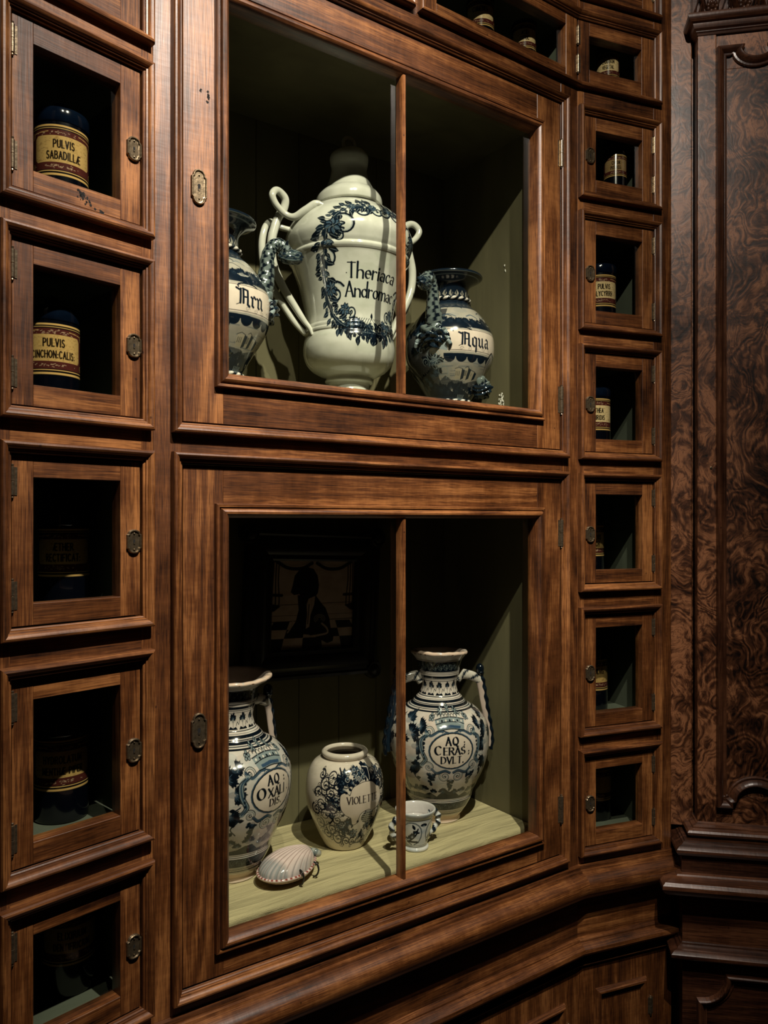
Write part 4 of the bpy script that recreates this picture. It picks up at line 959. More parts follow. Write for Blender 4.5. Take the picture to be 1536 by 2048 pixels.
# ---- two tall blue and white albarello vases with handles
def crest_vase(label, lines, X, Y, az, seed, rimr):
    root = thing('handled_vase', label, 'vase')
    rr = .100; rg = random.Random(seed)
    cv = Canvas(-math.pi*rr, math.pi*rr, 0, .36, lin(208, 196, 186))
    cv.wash(rg, 150, lin(224, 218, 208), .35, .012, (0, .36), (-.31, .31)); cv.wash(rg, 170, lin(150, 172, 178), .20, .012, (.03, .25), (-.31, .31)); cv.wash(rg, 60, lin(204, 176, 160), .25, .010, (0, .25), (-.31, .31))
    # neck bands
    cv.band(.3100, .3310, INK, 1); scrollband(cv, .3205, .017, -.31, .31, lin(92, 100, 98), .0006, .013)
    for z, w in ((.3085, .0011), (.3335, .0010), (.3050, .0012), (.2985, .0050), (.2940, .0012), (.2905, .0010), (.2590, .0016), (.2555, .0010), (.2510, .0046), (.2462, .0014), (.2425, .0042), (.2385, .0012), (.2350, .0024)): cv.band(z-w/2, z+w/2, INK if w > .002 else INK2)
    for k in range(14):
        u = -.30+.046*k; bush(cv, (u, .277), .017, rg, INK, BLU); cv.stroke([(u, .264), (u, .278)], .0016, INK)
        cv.poly([(u-.02, .2615), (u+.02, .2615), (u+.012, .2665), (u, .264), (u-.012, .267)], INK)
        cv.stroke(catmull([(u+.014, .268), (u+.020, .274), (u+.026, .270), (u+.030, .276)], 5), .0018, INK2)
    # base bands
    cv.band(0, .018, lin(206, 178, 160))
    for z, w in ((.0215, .0010), (.0245, .0030), (.0285, .0012), (.0310, .0010), (.0535, .0014), (.0565, .0010)): cv.band(z-w/2, z+w/2, INK)
    cv.band(.0335, .0510, INK, 1); scrollband(cv, .0422, .0150, -.31, .31, lin(78, 86, 84), .0006, .014)
    # ground with hills and bushes
    cv.poly([(-.32, .059), (.32, .059), (.32, .068)]+[(.32-.016*k, .068+rg.uniform(-.003, .012)) for k in range(41)], INK, 1)
    for k in range(26): bush(cv, (-.30+.024*k+rg.uniform(-.006, .006), .076+rg.uniform(-.004, .008)), rg.uniform(.010, .017), rg, INK, BLU)
    for k in range(46):
        x = rg.uniform(-.31, .31); z = rg.uniform(.085, .22); cv.stroke([(x, z), (x+rg.uniform(.01, .03), z+rg.uniform(-.001, .001))], rg.uniform(.0006, .0018), BLU2, .55)
    # trees on both sides
    def tree(x, sg):
        P = catmull([(x, .075), (x+sg*.006, .105), (x-sg*.004, .140), (x+sg*.006, .175)], 8)
        cv.stroke(P, np.linspace(.009, .004, len(P)), INK2); cv.stroke(P+np.array([.002, 0]), .0015, BLU2)
        for (dx, dz, r, an) in ((.0, .178, .026, 1.57), (-.030, .168, .024, 2.4), (.026, .196, .026, .6), (-.018, .205, .026, 2.0), (.012, .218, .022, 1.3), (-.040, .188, .022, 2.6), (.040, .172, .022, 0), (-.028, .140, .024, 3.6), (.030, .135, .024, -.6), (.0, .150, .022, -1.57), (.044, .210, .018, .3), (-.046, .214, .018, 2.6)):
            bush(cv, (x+sg*dx, dz), r, rg, INK if rg.random() < .6 else INK2, BLU, an if sg > 0 else math.pi-an, 2.4, 9)
    for x, sg in ((-.112, 1), (.118, -1), (-.225, -1), (.235, 1)): tree(x, sg)
    # crest
    cx, cz = 0, .1655
    for sg in (-1, 1):
        f = lambda x, z: (sg*x, z)
        a = lambda t: t if sg > 0 else math.pi-t
        spiral(cv, f(.046, .2020), .0100, a(3.6), 1.3, -sg, .0044, INK); spiral(cv, f(.046, .2020), .0100, a(3.6), 1.2, -sg, .0020, lin(196, 196, 190))
        cv.stroke(catmull([f(.006, .2000), f(.024, .2040), f(.042, .1950), f(.052, .2040)], 8), .0050, BLU); cv.stroke(catmull([f(.006, .2018), f(.024, .2062), f(.042, .1975), f(.054, .2075)], 8), .0010, INK)
        P = catmull([f(.049, .1960), f(.060, .1860), f(.059, .1660), f(.052, .1480), f(.060, .1370)], 8)
        cv.stroke(P, .0090, BLU2); cv.stroke(P, .0030, BLU); cv.stroke(P+np.array([sg*.004, 0]), .0016, INK); cv.stroke(P-np.array([sg*.004, 0]), .0016, INK)
        for k in range(6): cv.ell(f(.0545+.001*math.sin(k), .150+.0075*k), .0020, .0026, INK2)
        spiral(cv, f(.046, .1330), .0090, a(1.2), 1.4, sg, .0042, INK); spiral(cv, f(.046, .1330), .0086, a(1.2), 1.4, sg, .0018, lin(196, 196, 190))
        cv.stroke(catmull([f(.040, .1290), f(.030, .1210), f(.014, .1260), f(.004, .1220)], 8), .0054, BLU); cv.stroke(catmull([f(.040, .1260), f(.030, .1180), f(.014, .1230), f(.004, .1190)], 8), .0014, INK)
        spiral(cv, f(.014, .1130), .0100, a(.6), 1.5, -sg, .0042, INK); spiral(cv, f(.014, .1130), .0098, a(.6), 1.4, -sg, .0018, lin(196, 196, 190))
        grapes(cv, f(.043, .108), .014, rg, INK, BLU); bush(cv, f(.040, .118), .012, rg, INK2, BLU, -1.2 if sg > 0 else -1.94)
        P = catmull([f(.062, .150), f(.074, .140), f(.066, .126), f(.078, .112), f(.070, .100)], 8); cv.stroke(P, .0024, INK2)
        for k in range(5): leaf(cv, (P[4+k*6][0], P[4+k*6][1]), rg.uniform(-1, 4), .011, .0036, INK)
        spiral(cv, f(.014, .1990), .0060, a(3.0), 1.2, sg, .0030, INK); spiral(cv, f(.014, .1990), .0060, a(3.0), 1.1, sg, .0014, WHT)
    grapes(cv, (0, .094), .012, rg, INK, BLU); bush(cv, (0, .105), .010, rg, INK, BLU, -1.57, 2.8)
    cv.ell((cx, cz), .0460, .0372, BLU); cv.ell((cx, cz), .0440, .0352, INK); cv.ell((cx, cz), .0420, .0335, CRM)
    # crown
    cv.poly([(-.027, .2040), (-.036, .2230), (-.020, .2270), (0, .2285), (.020, .2270), (.036, .2230), (.027, .2040), (0, .2075)], BLU2)
    cv.stroke(catmull([(-.036, .2225), (-.018, .2262), (0, .2275), (.018, .2262), (.036, .2225)], 6), .0016, INK); cv.stroke(catmull([(-.032, .2150), (-.016, .2190), (0, .2200), (.016, .2190), (.032, .2150)], 6), .0016, INK)
    cv.stroke(catmull([(-.027, .2045), (0, .2080), (.027, .2045)], 8), .0018, INK); cv.poly([(-.020, .2075), (0, .2100), (.020, .2075), (.022, .2120), (0, .2150), (-.022, .2120)], lin(54, 78, 104))
    for k in range(7): cv.ell((-.028+.0093*k, .2195+.0028*math.cos((k-3)*.45)), .0022, .0018, INK if k % 2 else WHT)
    for x, h, n in ((-.044, .228, 3), (-.024, .238, 3), (0, .243, 4), (.024, .238, 3), (.044, .228, 3)):
        cv.stroke([(x*.85, .2265), (x, h)], .0026, BLU2); cv.stroke([(x*.85-.001, .2265), (x-.001, h)], .0009, INK)
        for (dx, dz) in ((0, .004), (-.004, 0), (.004, 0), (0, -.002), (-.003, -.005), (.003, -.005)): cv.ell((x+dx, h+dz), .0032, .0030, INK); cv.ell((x+dx, h+dz), .0020, .0019, BLU2)
    for k in range(9): cv.stroke(arc(-.034+.0085*k, .2285, .0042, .004, 180, 0, 6), .0012, INK)
    for (s_, x, z, sz, wx, gp) in lines: text(cv, s_, x, z, sz, INK, gap=gp, wx=wx, wt=1.7)
    prof = [(.0440, 0), (.0452, .0010), 's', (.0450, .0090), (.0480, .0130), (.0590, .0297), (.0680, .0480), (.0706, .0592), (.0805, .0792), (.0943, .1098), (.1027, .1403), (.1049, .1698), (.1028, .1909), (.0955, .2099), (.0790, .2278), (.0600, .2400), 's', (.0560, .2430), (.0500, .2510), (.0420, .2590), 's', (.0395, .2640), (.0368, .2763), (.0388, .2900), (.0425, .3050), (.0455, .3200), (.0500, .3320), (rimr-.004, .3410), (rimr, .3450), (rimr-.001, .3490), (rimr-.006, .3500)]
    ph = seed*.7
    def wob(R, Z, T):
        k = np.clip((Z-.325)/.025, 0, 1); f = np.clip((.012-Z)/.012, 0, 1)
        return R*(1+k*.03*np.sin(2*T+ph))+0*R, Z+k*(.0035*np.sin(T*1+ph)+.0005*np.sin(5*T)+.0003*np.sin(17*T))+f*0
    # bare clay on the chipped rim
    cl = lin(224, 196, 176)
    for k in range(200): cv.ell((rg.uniform(-.31, .31), .3475+rg.uniform(-.002, .002)), rg.uniform(.003, .008), .0022, cl)
    for k in range(26): cv.ell((rg.uniform(-.31, .31), .3440+rg.uniform(-.002, .001)), rg.uniform(.002, .005), .0012, lin(110, 78, 58))
    cv.band(.0, .0040, lin(226, 206, 190)); 
    painted_lathe('vase_body', prof, cv, rr, az, M_GLAZE, root, top_inner=[(rimr-.012, .3480), (rimr-.018, .3400), (.0400, .3250), (.0340, .3000), (.0330, .2700), (.0300, .2600), (.0003, .2590)], inner_col=lin(196, 176, 164), wob=wob)
    for sg in (-1, 1):
        P = [(.036, 0, .2860), (.044, 0, .2950), (.056, 0, .2960), (.074, 0, .2910), (.088, 0, .2820), (.0930, 0, .2640), (.0975, 0, .2380), (.1030, 0, .2100), (.1085, 0, .1820), (.1110, 0, .1600), (.1090, 0, .1400)]
        tube('vase_handle', [(sg*x, y, z) for x, y, z in P], [.0080, .0080, .0070, .0065, .0060, .0052, .0048, .0046, .0044, .0042, .0036], M_GLAZE, root,
             lambda t, a: (INK2 if math.sin(t*46+2*a) > .55 else lin(204, 196, 186)) if t < .42 else (lin(196, 176, 166) if math.cos(a) > -.3 else INK2), 16, 9, flat=1.5)
        blob('handle_knob', (sg*.0900, 0, .3060), (.0088, .0088, .0115), M_GLAZE, root, lambda d: INK, None, 16)
        Q = [(.0900, 0, .3010), (.0935, 0, .2880), (.0975, 0, .2700), (.1010, 0, .2480), (.1055, 0, .2240), (.1100, 0, .2000), (.1140, 0, .1780), (.1165, 0, .1560), (.1145, 0, .1330)]
        tube('twisted_ridge', [(sg*x, y, z) for x, y, z in Q], [.0085, .0052, .0062, .0052, .0062, .0050, .0054, .0046, .0050, .0036], M_GLAZE, root,
             lambda t, a: INK if math.sin(t*40+a) > -.8 else INK2, 14, 10, False, lambda t, a: 1+.18*math.sin(t*52+a))
    place_vase(root, X, Y, -.6226, az)
crest_vase('tall blue and white two-handled vase lettered AQ CERAS DVLT behind the little cup', [('AQ', 0, .1775, .0150, 1.0, .30), (';', .0250, .1775, .012, 1, .1), ('C', -.0270, .1590, .0170, 1.15, .1), ('ERAS', .0050, .1590, .0140, 1.1, .20), (';', .0345, .1590, .0120, 1, .1), ('DVLT.', .001, .1415, .0130, 1.1, .22)],
           .1159, 1.623, 14.6, 3, .0615)
crest_vase('tall blue and white handled vase lettered AQ OXALIDIS, cut off by the left door frame', [('AQ', -.002, .1775, .0150, 1.0, .30), (':', .0240, .1775, .013, 1, .1), ('O', -.0270, .1570, .0180, 1.15, .1), ('XALI', .0050, .1570, .0145, 1.1, .22), ('.', .0335, .1590, .0120, 1, .1), ('DIS.', .003, .1415, .0115, 1.1, .28)],
           -.2689, 1.362, 43, 8, .0690)

# ---- round jar lettered Violette
def violet_jar():
    root = thing('drug_jar', 'round shouldered cream jar with dark blue scrollwork lettered VIOLETTE', 'jar')
    rr = .0755; rg = random.Random(21); u1 = math.pi*rr
    cv = Canvas(-u1, u1, 0, .19, lin(212, 200, 184))
    cv.wash(rg, 110, lin(190, 180, 160), .25, .009, (0, .19), (-u1, u1))
    D = lin(12, 20, 32)
    # dark leafy mass around the cartouche
    for k in range(46):
        t = rg.random(); a = rg.uniform(0, 6.28); x = .050*math.cos(a)*rg.uniform(.8, 1.35); z = .098+.052*math.sin(a)*rg.uniform(.85, 1.35)
        bush(cv, (x, z), rg.uniform(.009, .016), rg, D, BLU, rg.uniform(0, 6.28), 2.6, 7)
    for (x, z, r) in ((-.036, .150, .013), (-.010, .155, .012), (.018, .156, .013), (.045, .150, .012), (-.045, .058, .012), (.020, .058, .014), (-.015, .040, .012), (.048, .062, .012), (0, .150, .010), (-.055, .105, .012), (.070, .110, .012), (.064, .140, .012)):
        flower(cv, (x, z), r, rg, D, BLU, 8)
        for j in range(4): spiral(cv, (x+rg.uniform(-.008, .008), z+rg.uniform(-.008, .008)), .0055, rg.random()*6, 1.2, rg.choice((-1, 1)), .0009, lin(200, 195, 185), .9)
    cv.poly([(.006, .166), (.020, .168), (.026, .150), (.018, .132), (.012, .145)], D); cv.stroke([(.010, .162), (.022, .160), (.018, .140)], .0012, WHT)
    # spirals of the scrollwork
    for sg in (-1, 1):
        sp = [(-.062, .148, .016, .9, 1.5, -1), (-.078, .134, .011, 2, 1.5, 1), (-.092, .120, .010, 4, 1.4, -1), (-.085, .100, .015, 1.5, 1.4, -1), (-.100, .086, .011, 2, 1.5, 1), (-.078, .078, .016, 5, 1.3, 1), (-.098, .060, .012, 1, 1.5, -1), (-.070, .050, .012, 3, 1.5, 1), (-.085, .040, .011, .5, 1.4, -1),
              (-.058, .030, .013, 2, 1.5, 1), (-.036, .024, .010, 4, 1.5, -1), (-.066, .120, .010, 1, 1.6, 1), (-.050, .134, .012, 0, 1.7, 1), (-.062, .090, .010, 3, 1.4, -1), (-.055, .070, .009, 2, 1.5, 1), (-.045, .044, .009, 5, 1.5, -1), (-.020, .022, .009, 1, 1.5, 1), (-.072, .108, .008, 5, 1.4, 1), (-.090, .150, .008, 2, 1.5, -1)]
        for (x, z, r, a, tn, g) in sp:
            x = x+.004
            spiral(cv, (sg*x, z), r, a if sg > 0 else math.pi-a, tn, g*(1 if sg > 0 else -1), .0032, D)
            for j in range(3):
                an = rg.random()*6.28; spiral(cv, (sg*x+r*1.2*math.cos(an), z+r*1.2*math.sin(an)), r*.45, rg.random()*6, 1.2, rg.choice((-1, 1)), .0015, D)
            cv.stroke(catmull([(sg*x, z), (sg*(x+.014), z-.004), (sg*(x+.026), z+rg.uniform(-.012, .012))], 5), .0018, D)
    # cartouche
    C = [(-.045, .104), (-.043, .118), (-.033, .122), (-.026, .118), (-.020, .130), (-.006, .136), (.008, .138), (.024, .135), (.034, .126), (.042, .122), (.047, .110), (.044, .095), (.036, .085), (.022, .082), (.012, .086), (-.004, .080), (-.010, .062), (-.020, .060), (-.024, .074), (-.034, .080), (-.042, .090)]
    C2 = [tuple(p) for p in catmull(C+[C[0]], 5)]
    cv.poly(C2, lin(206, 190, 172)); cv.stroke(C2, .0012, D)
    for k in range(0, len(C2), 6):
        leaf(cv, C2[k], math.atan2(C2[k][1]-.1, C2[k][0]), .008, .0026, D)
    text(cv, 'VIOLETTE', .001, .1010, .0125, lin(52, 44, 44), gap=.20, wx=.98, slope=0, wt=1.1)
    cv.ell((-.026, .1170), .0009, .0009, D)
    # pineapple
    cv.ell((.012, .072), .014, .012, D); 
    for j in range(5):
        cv.stroke([(.002+.005*j, .062), (.010+.004*j, .083)], .0009, lin(190, 185, 170)); cv.stroke([(.0, .066+.004*j), (.024, .062+.005*j)], .0009, lin(190, 185, 170))
    # plain upper left area stays cream
    prof = [(.0345, -.0002), (.0370, .0010), 's', (.0395, .0037), (.0497, .0230), (.0584, .0423), (.0666, .0626), (.0730, .0819), (.0752, .1089), (.0712, .1380), (.0610, .1580), (.0480, .1665), (.0410, .1680), 's',
            (.0408, .1700), (.0430, .1716), (.0447, .1750), (.0440, .1790), (.0400, .1822), (.0360, .1815), (.0340, .1780)]
    painted_lathe('jar_body', prof, cv, rr, 27, M_GLAZE, root, top_inner=[(.0340, .1740), (.0380, .1660), (.0600, .1500), (.0680, .1200), (.0400, .06), (.0003, .05)], inner_col=lin(120, 108, 92), step=.0007, du=.0006)
    place_vase(root, -.0757, 1.4855, -.6226, 27)
violet_jar()

# ---- little two handled cup
def cup():
    root = thing('rope_handled_cup', 'small blue and white cup with two twisted rope handles in front of the tall vase', 'cup')
    rg = random.Random(2); rr = .032; u1 = math.pi*rr
    cv = Canvas(-u1, u1, 0, .08, lin(206, 204, 200)); cv.wash(rg, 60, lin(160, 172, 184), .3, .006, (.0, .075), (-.1, .1))
    cv.band(.0605, .0625, INK2, .8); cv.band(.0585, .0592, BLU); cv.band(.0085, .0100, INK2); cv.band(.0120, .0127, BLU)
    for k in range(4):
        x = -.075+.05*k; P = arc(x, .036, .020, .022, -80, 260, 16); cv.stroke(P, .0024, INK2); cv.stroke(P, .0008, BLU2)
        for j in range(3): bush(cv, (x-.008+.008*j, .024+.006*j), .009, rg, INK, BLU)
        cv.stroke(catmull([(x-.010, .020), (x, .026), (x+.008, .034), (x+.012, .046)], 5), .0028, INK); leaf(cv, (x+.006, .044), 2, .012, .003, INK); cv.poly([(x-.016, .018), (x+.016, .018), (x+.010, .022), (x-.012, .022)], INK)
        bush(cv, (x+.024, .050), .008, rg, INK, BLU)
    prof = [(.0240, 0), (.0252, .0015), (.0250, .0045), (.0222, .0065), 's', (.0225, .0095), (.0262, .0240), (.0295, .0400), (.0318, .0540), (.0330, .0620), 's', (.0350, .0650), (.0375, .0700), (.0385, .0730), (.0383, .0748), (.0370, .0755)]
    painted_lathe('cup_body', prof, cv, rr, 20, M_GLAZE, root, top_inner=[(.0350, .0745), (.0325, .0690), (.0305, .0560), (.0290, .0520), (.0003, .0515)], inner_col=lin(206, 200, 198), step=.0006, du=.0005)
    for sg in (-1, 1):
        P = [(.0300, 0, .0570), (.0390, 0, .0610), (.0490, 0, .0560), (.0530, 0, .0440), (.0480, 0, .0320), (.0370, 0, .0230), (.0255, 0, .0180)]
        tube('rope_handle', [(sg*x, y, z) for x, y, z in P], [.0050, .0056, .0058, .0056, .0052, .0048, .0042], M_GLAZE, root, lambda t, a: INK2 if math.sin(t*34+a*1) > .05 else lin(206, 206, 204), 16, 12, False, lambda t, a: 1+.25*math.sin(t*34*1+a+.8))
    place_vase(root, .0597, 1.466, -.6226, 33)
cup()

# ---- shell shaped box
def shell():
    root = thing('shell_box', 'small pinkish ceramic scallop shell box with pewter mounts lying on the shelf', 'box')
    n, m = 260, 90
    def outline(t):    # t 0..1 around
        a = 2*math.pi*t; y = math.cos(a); x = math.sin(a)
        w = .040*(1-.30*max(0, y)**1.5) if y > 0 else .040
        return x*w*(1-.12*y), y*.060
    PK = lin(226, 204, 198); BR = lin(112, 78, 68); GB = lin(122, 136, 140)
    def half(name, top, hgt, z0):
        V = []; C = []
        for j in range(m):
            s_ = j/(m-1)
            for i in range(n):
                x, y = outline(i/n); hx, hy = 0, .052
                # ribs radiate from the hinge point
                rr_ = 1-s_; X = hx*0+x*rr_; Y = y*rr_+.012*s_
                dome = math.sqrt(max(0, 1-rr_**2.2)); an = math.atan2(X, (hy+.012-Y)+1e-6)
                rib = abs(math.sin(an*34)); z = z0+(1 if top else -1)*(hgt*dome+.0009*rib*dome)
                V.append((X, Y, z))
                if top:
                    k = 1-min(1, rib*2.6); fr = max(0, min(1, (-.028-Y)/.012)); c = np.array(PK)*(1-k*.85)+np.array(BR)*k*.85
                    side = max(0, min(1, (abs(X)-.024)/.012)); g = max(fr*.8, side*.5)*(.6+.4*math.sin(an*47)**2)
                    c = c*(1-g)+np.array(GB)*g
                    if Y > .045: c = np.array(GB)
                else: c = np.array(lin(150, 120, 110)) if math.sin(an*20) > 0 else np.array(lin(190, 160, 150))
                C.append(c)
        return grid_object(name, np.array(V), m, n, np.array(C), M_GLAZE, root, True)
    half('upper_shell', True, .0265, .0200); half('lower_shell', False, .0150, .0165)
    rim = [outline(t) for t in np.linspace(0, 1, 41)[:-1]]
    tube('shell_rim', [(x*1.02, y*1.02, .0182) for x, y in rim], .0026, M_GLAZE, root, lambda t, a: lin(214, 190, 180) if math.sin(a) > -.2 else (lin(140, 60, 50) if math.sin(t*260) > 0 else PK), 10, 4, True)
    P = [(-.010, .056, .021), (.000, .062, .024), (.010, .064, .022), (.014, .058, .026), (.008, .054, .030), (.002, .056, .030)]
    tube('hinge_knob', P, [.005, .006, .0068, .0062, .0045, .002], M_GLAZE, root, lambda t, a: lin(120, 128, 126) if math.sin(t*30) > 0 else lin(168, 168, 160), 12, 8)
    for (x, y, an) in ((-.038, -.030, 2.6), (.040, .024, .2), (.042, -.014, -.1), (-.036, .020, 3.0)):
        dx, dy = math.cos(an), math.sin(an)
        tube('claw_mount', [(x-dx*.003, y-dy*.003, .028), (x+dx*.004, y+dy*.004, .025), (x+dx*.007, y+dy*.007, .016), (x+dx*.003, y+dy*.003, .006), (x-dx*.004, y-dy*.004, .0018)], [.0016, .0018, .0016, .0016, .0014], M_PEWTER, root, lambda t, a: (.05, .05, .05), 8, 6)
    root.location = (-.166, 1.343, H-.6226); root.rotation_euler = (math.radians(0), 0, math.radians(53.2-90))
shell()

# ---- framed tile picture of a seated dog
def picture():
    root = thing('framed_tile_picture', 'black framed tile picture of a seated dog on a chequered floor', 'picture', frame('M') @ Matrix.Translation((.4470, .3440, H-.176)) @ Matrix.Rotation(math.radians(2.3), 4, 'Y'))
    w, h = .198, .184
    cv = Canvas(-w/2, w/2, -h/2, h/2, lin(196, 172, 152)); D = lin(16, 18, 20); D2 = lin(40, 46, 48)
    rg = random.Random(4); cv.wash(rg, 60, lin(180, 150, 128), .3, .01, (-.09, .09), (-.1, .1))
    fz = -.034
    cv.stroke([(-w/2, .000), (w/2, .004)], .0012, D); cv.stroke([(-w/2, fz+.012), (w/2, fz+.014)], .0008, D); cv.stroke([(-w/2, fz), (w/2, fz+.003)], .0014, D)
    zz = [fz, -.050, -.068, -.092]
    for r in range(3):
        za, zb = zz[r], zz[r+1]; ka, kb = .9+.10*r, 1.0+.10*r
        for k in range(-4, 5):
            if (k+r) % 2 == 0:
                g = .040; cv.poly([((k-.5)*g*ka, za), ((k+.5)*g*ka, za), ((k+.5)*g*kb, zb), ((k-.5)*g*kb, zb)], D)
    for sg in (-1, 1):
        cv.stroke(catmull([(sg*.006, .086), (sg*.030, .075), (sg*.062, .076), (sg*.090, .090)], 8), .007, D2); cv.stroke(catmull([(sg*.008, .090), (sg*.034, .082), (sg*.064, .083), (sg*.088, .092)], 8), .0014, lin(150, 150, 140))
        for k in range(3): cv.stroke(catmull([(sg*(.082+.006*k), .088), (sg*(.083+.006*k), .050), (sg*(.080+.008*k), .016), (sg*(.080+.008*k), -.004)], 6), .0026, D)
        cv.stroke([(sg*.074, .020), (sg*.098, .021)], .006, D); cv.poly([(sg*.076, -.002), (sg*.099, .004), (sg*.099, -.014), (sg*.090, -.012)], D)
    # dog
    cv.poly([(-.050, .040), (-.046, .060), (-.034, .074), (-.018, .078), (-.002, .074), (.008, .060), (.012, .040), (.010, .024), (.004, .016), (-.010, .012), (-.026, .014), (-.034, .022), (-.046, .020), (-.054, .026)], D)
    cv.poly([(-.038, .020), (.006, .018), (.018, .004), (.030, -.008), (.040, -.030), (.044, -.050), (.052, -.064), (.050, -.078), (.036, -.082), (.010, -.068), (-.010, -.062), (-.030, -.060), (-.044, -.058), (-.052, -.064), (-.060, -.060), (-.052, -.050), (-.040, -.034), (-.034, -.010)], D)
    for (x, z, r) in ((-.030, .050, .010), (-.012, .056, .009), (-.022, .034, .008)): spiral(cv, (x, z), r, 2, 1.3, 1, .0014, D2)
    cv.poly([(-.012, .012), (.004, .018), (.002, .0), (-.006, -.022), (-.008, -.046), (-.016, -.050), (-.014, -.020), (-.016, .0)], lin(196, 170, 150)); cv.stroke([(-.010, .0), (-.012, -.040)], .002, D)
    for j in range(3): cv.stroke(arc(.016, -.030, .013-.004*j, .009-.003*j, -40, 230, 10), .0016, lin(150, 140, 124))
    cv.stroke(catmull([(.022, -.040), (.034, -.050), (.036, -.060), (.018, -.064), (-.004, -.066)], 7), .004, lin(190, 166, 146)); cv.stroke(catmull([(-.046, -.032), (-.052, -.048), (-.058, -.056)], 6), .003, lin(180, 156, 140))
    cv.stroke([(-.004, -.09), (-.004, .09)], .0006, D, .7); cv.stroke([(-.1, .0), (.1, .0)], .0005, D, .5)
    nc, nr = 280, 260
    U = np.linspace(-w/2, w/2, nc)[None].repeat(nr, 0); Z = np.linspace(-h/2, h/2, nr)[:, None].repeat(nc, 1)
    V = np.stack([U, np.full_like(U, -.004), Z], -1).reshape(-1, 3)
    grid_object('tile_panel', V, nr, nc, cv.sample(U, Z), M_TILE, root, False)
    b = MB(); b.box(-.155, .155, -.003, .001, -.150, .150); b.build('backboard', [M_EBON], root)
    def lob():
        P = []
        for (sx, sz) in ((1, -1), (1, 1), (-1, 1), (-1, -1)):
            cx, cz = sx*.096, sz*.089
            P.append((cx, cz))
        return [(-.0975, -.0905), (.0975, -.0905), (.0975, .0905), (-.0975, .0905)]
    b = MB(); b.sweep(lob(), [(0, .002), (0, .010), (.004, .013), (.006, .011), (.012, .011), (.016, .015), (.026, .019), (.036, .018), (.044, .012), (.050, .012), (.054, .015), (.060, .014), (.062, .002)], True, 0, 0, 0)
    b.build('picture_frame', [M_EBON], root, smooth=30)
    for sx in (-1, 1):
        for sz in (-1, 1):
            b = MB(); b.lathe([(.020, .0), (.021, -.010), (.017, -.017), (.012, -.016), (.010, -.020), (.004, -.023), (.0005, -.0235)], 28, (sx*.152, 0, sz*.143), 'y', 0); b.build('corner_boss', [M_EBON], root, smooth=35)
picture()

# ---- enamelled pharmacy jars
LID = {}
def jar(n, px_s, d, z, az, l1, l2, label, k=1.0, sz=(.0098, .0098), wear=1.0, off=(0, 0), cream=lin(184, 150, 92), kz=1.0):
    root = thing('pharmacy_jar', label, 'jar', None, 'cobalt glass pharmacy jars')
    rg = random.Random(hash_(l1+l2)); r = .0350; u1 = math.pi*r
    BG = lin(4, 6, 14); MR = lin(74, 34, 30); GD = lin(196, 158, 96)
    cv = Canvas(-u1, u1, 0, .125, BG, .00028)
    cv.band(.0440, .1125, lin(8, 8, 12)); cv.band(.0450, .0475, GD); cv.band(.0500, .0510, GD); cv.band(.1065, .1075, GD); cv.band(.1090, .1115, GD)
    cv.band(.0525, .1050, MR)
    W_ = .040; P = [(-W_+.004, .0620), (W_-.004, .0620), (W_, .0660), (W_, .0930), (W_-.004, .0970), (-W_+.004, .0970), (-W_, .0930), (-W_, .0660)]
    cv.poly(P, cream)
    for sg in (-1, 1):
        for zz in (.0985, .0575): spiral(cv, (sg*.047, zz), .0042, 1, 1.4, sg, .0010, GD); spiral(cv, (sg*.053, zz+(-.006 if zz > .08 else .006)), .0035, 1, 1.4, -sg, .0009, GD)
        cv.stroke([(sg*.044, .101), (sg*.020, .1025)], .0008, GD)
    for q in range(int(150*wear)):
        x, zz = rg.uniform(-W_, W_), rg.uniform(.063, .096); cv.stroke([(x, zz), (x+rg.uniform(-.004, .004), zz+rg.uniform(-.0012, .0012))], .00045, lin(96, 66, 36), .7)
    for q in range(int(40*wear)):
        x, zz = rg.uniform(-W_, W_), rg.uniform(.063, .096); cv.ell((x, zz), rg.uniform(.0008, .003), rg.uniform(.0004, .0012), lin(150, 116, 66), .5)
    for q in range(int(60*wear)):
        x = rg.gauss(-.005, .014); zz = rg.choice((.101+rg.gauss(0, .0016), .057+rg.gauss(0, .0014))); cv.stroke([(x, zz), (x+rg.uniform(-.003, .003), zz+rg.uniform(-.001, .001))], .0006, lin(190, 160, 130), .8)
    T_ = lin(22, 14, 10)
    text(cv, l1, off[0], .0815, sz[0], T_, 'sans', wx=.62, gap=.20, wt=1.25)
    text(cv, l2, off[1], .0665, sz[1], T_, 'sans', wx=.62, gap=.19, wt=1.25)
    prof = [(.0320, 0), (.0345, .0015), (.0350, .0060), 's', (.0350, .1120), (.0345, .1150), (.0320, .1170), (.0003, .1171)]
    body = painted_lathe('jar_body', prof, cv, r, az, M_JAR, root, step=.0006, du=.0005)
    if 'lid' not in LID:
        b = MB(); b.lathe([(.0356, .1165), (.0364, .1180), (.0364, .1320), (.0350, .1355), (.0300, .1378), (.0120, .1400), (.0060, .1410), (.0060, .1440), (.0100, .1475), (.0100, .1520), (.0050, .1555), (.0005, .1560)], 64, (0, 0, 0), 'z', 0)
        LID['lid'] = b.build('jar_lid', [M_NAVY], root, smooth=35)
    else: copy_part(LID['lid'], root, (0, 0, 0))
    F = frame(n); p = F @ Vector((px_s, d, 0))
    c = math.atan2(-p.x, p.y)
    root.location = (p.x, p.y, H+z); root.rotation_euler = (0, 0, c+math.radians(az)); root.scale = (k, k, kz)
def hash_(s): return sum((i+1)*ord(ch) for i, ch in enumerate(s))
CR2 = lin(206, 180, 134)
SH = lambda i: ROWS[i][0]+SW+(FLO[round(ROWS[i][0], 3)] if i in (1, 2) else .0070)+.0004
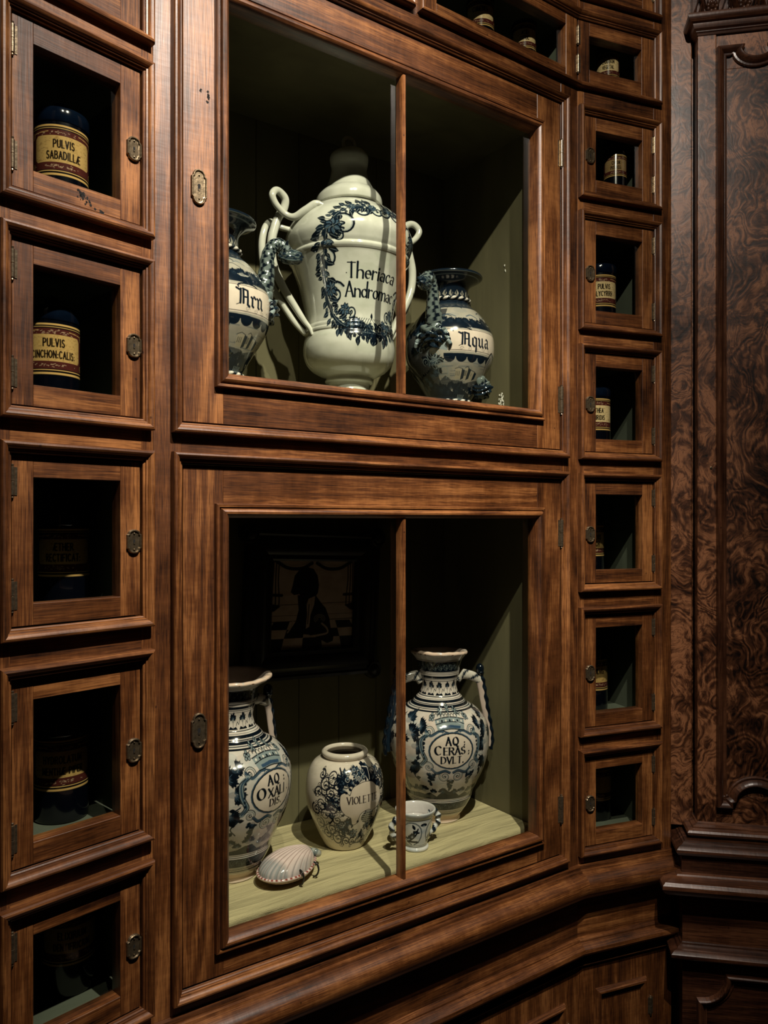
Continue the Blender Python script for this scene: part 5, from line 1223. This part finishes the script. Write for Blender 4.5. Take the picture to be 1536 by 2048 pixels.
jar('L', -.0964, .072, SH(3), 6, 'PULVIS', 'SABADILL&', 'dark jar with gold label reading PULVIS SABADILLAE in the left cabinet')
jar('L', -.1088, .072, SH(4), 4, 'PULVIS', 'CINCHON:CALIS:', 'dark jar with gold label reading PULVIS CINCHON CALIS in the left cabinet', sz=(.0098, .0092))
jar('L', -.0649, .130, SH(5), -2, '&THER', 'RECTIFICAT:', 'dark jar with brown label reading AETHER RECTIFICAT in the left cabinet')
jar('L', -.0763, .115, SH(6), 4, 'HYDROLATUM', 'MENTH& PIPER', 'dark jar with label reading HYDROLATUM MENTHAE PIPER in the left cabinet', sz=(.0092, .0088), k=1.05, kz=1.03)
jar('L', -.0655, .115, SH(7), 8, 'ELIXIRIUM', 'DENTIFRICIUM', 'dark jar with label reading ELIXIRIUM DENTIFRICIUM in the lowest left compartment', sz=(.0094, .0088), k=1.05)
jar('R', .1150, .055, SH(1), 0, 'CHARBON', 'VEGETAL', 'small jar labelled CHARB VEGET in the upper right corner compartment', k=.70, kz=.77, cream=CR2, off=(.002, .002))
jar('R', .1345, .055, SH(2), 5, 'CHLOR', 'POTASS:', 'small jar with worn label ending POTASS in the right cabinet', k=.69, kz=.68, wear=2.0, cream=lin(150, 122, 84))
jar('R', .1045, .070, SH(3), 8, 'PULVIS', 'GLYCYRRH', 'jar with blue lid and cream label reading PULVIS GLYCYRRH in the right cabinet', cream=CR2, off=(.006, .004))
jar('R', .0897, .070, SH(4), 20, 'THEA', 'VIRIDIS', 'jar with cream label reading THEA VIRIDIS in the right cabinet', cream=CR2, sz=(.0092, .0092))
jar('R', .1186, .130, SH(5), 30, 'PULVIS', 'LICH', 'shadowed jar partly hidden by the keyhole stile just below the middle rail at right', wear=1.8)
jar('R', .1207, .120, SH(6), 25, 'PULVIS', '', 'dark jar next to a lit patch of shelf, second lowest right compartment', wear=1.8)
jar('R', .1301, .120, SH(7), 15, '', '', 'almost black jar in the lowest compartment of the right cabinet', wear=1.8)
jar('M', .6684, .070, .878+SW+.0259, 0, 'CUBEB&'.replace('&', 'E')+'S', '', 'small jar with cream label reading CUBEBES in the shallow top row', k=.77, kz=.76, cream=CR2, sz=(.0110, .01))
jar('M', .7876, .070, .878+SW+.0259, 3, 'ACID:', 'CITRIC', 'small jar with cream label reading ACID CITRIC in the shallow top row', k=.70, kz=.75, cream=CR2, off=(.002, .0), sz=(.0105, .0105))
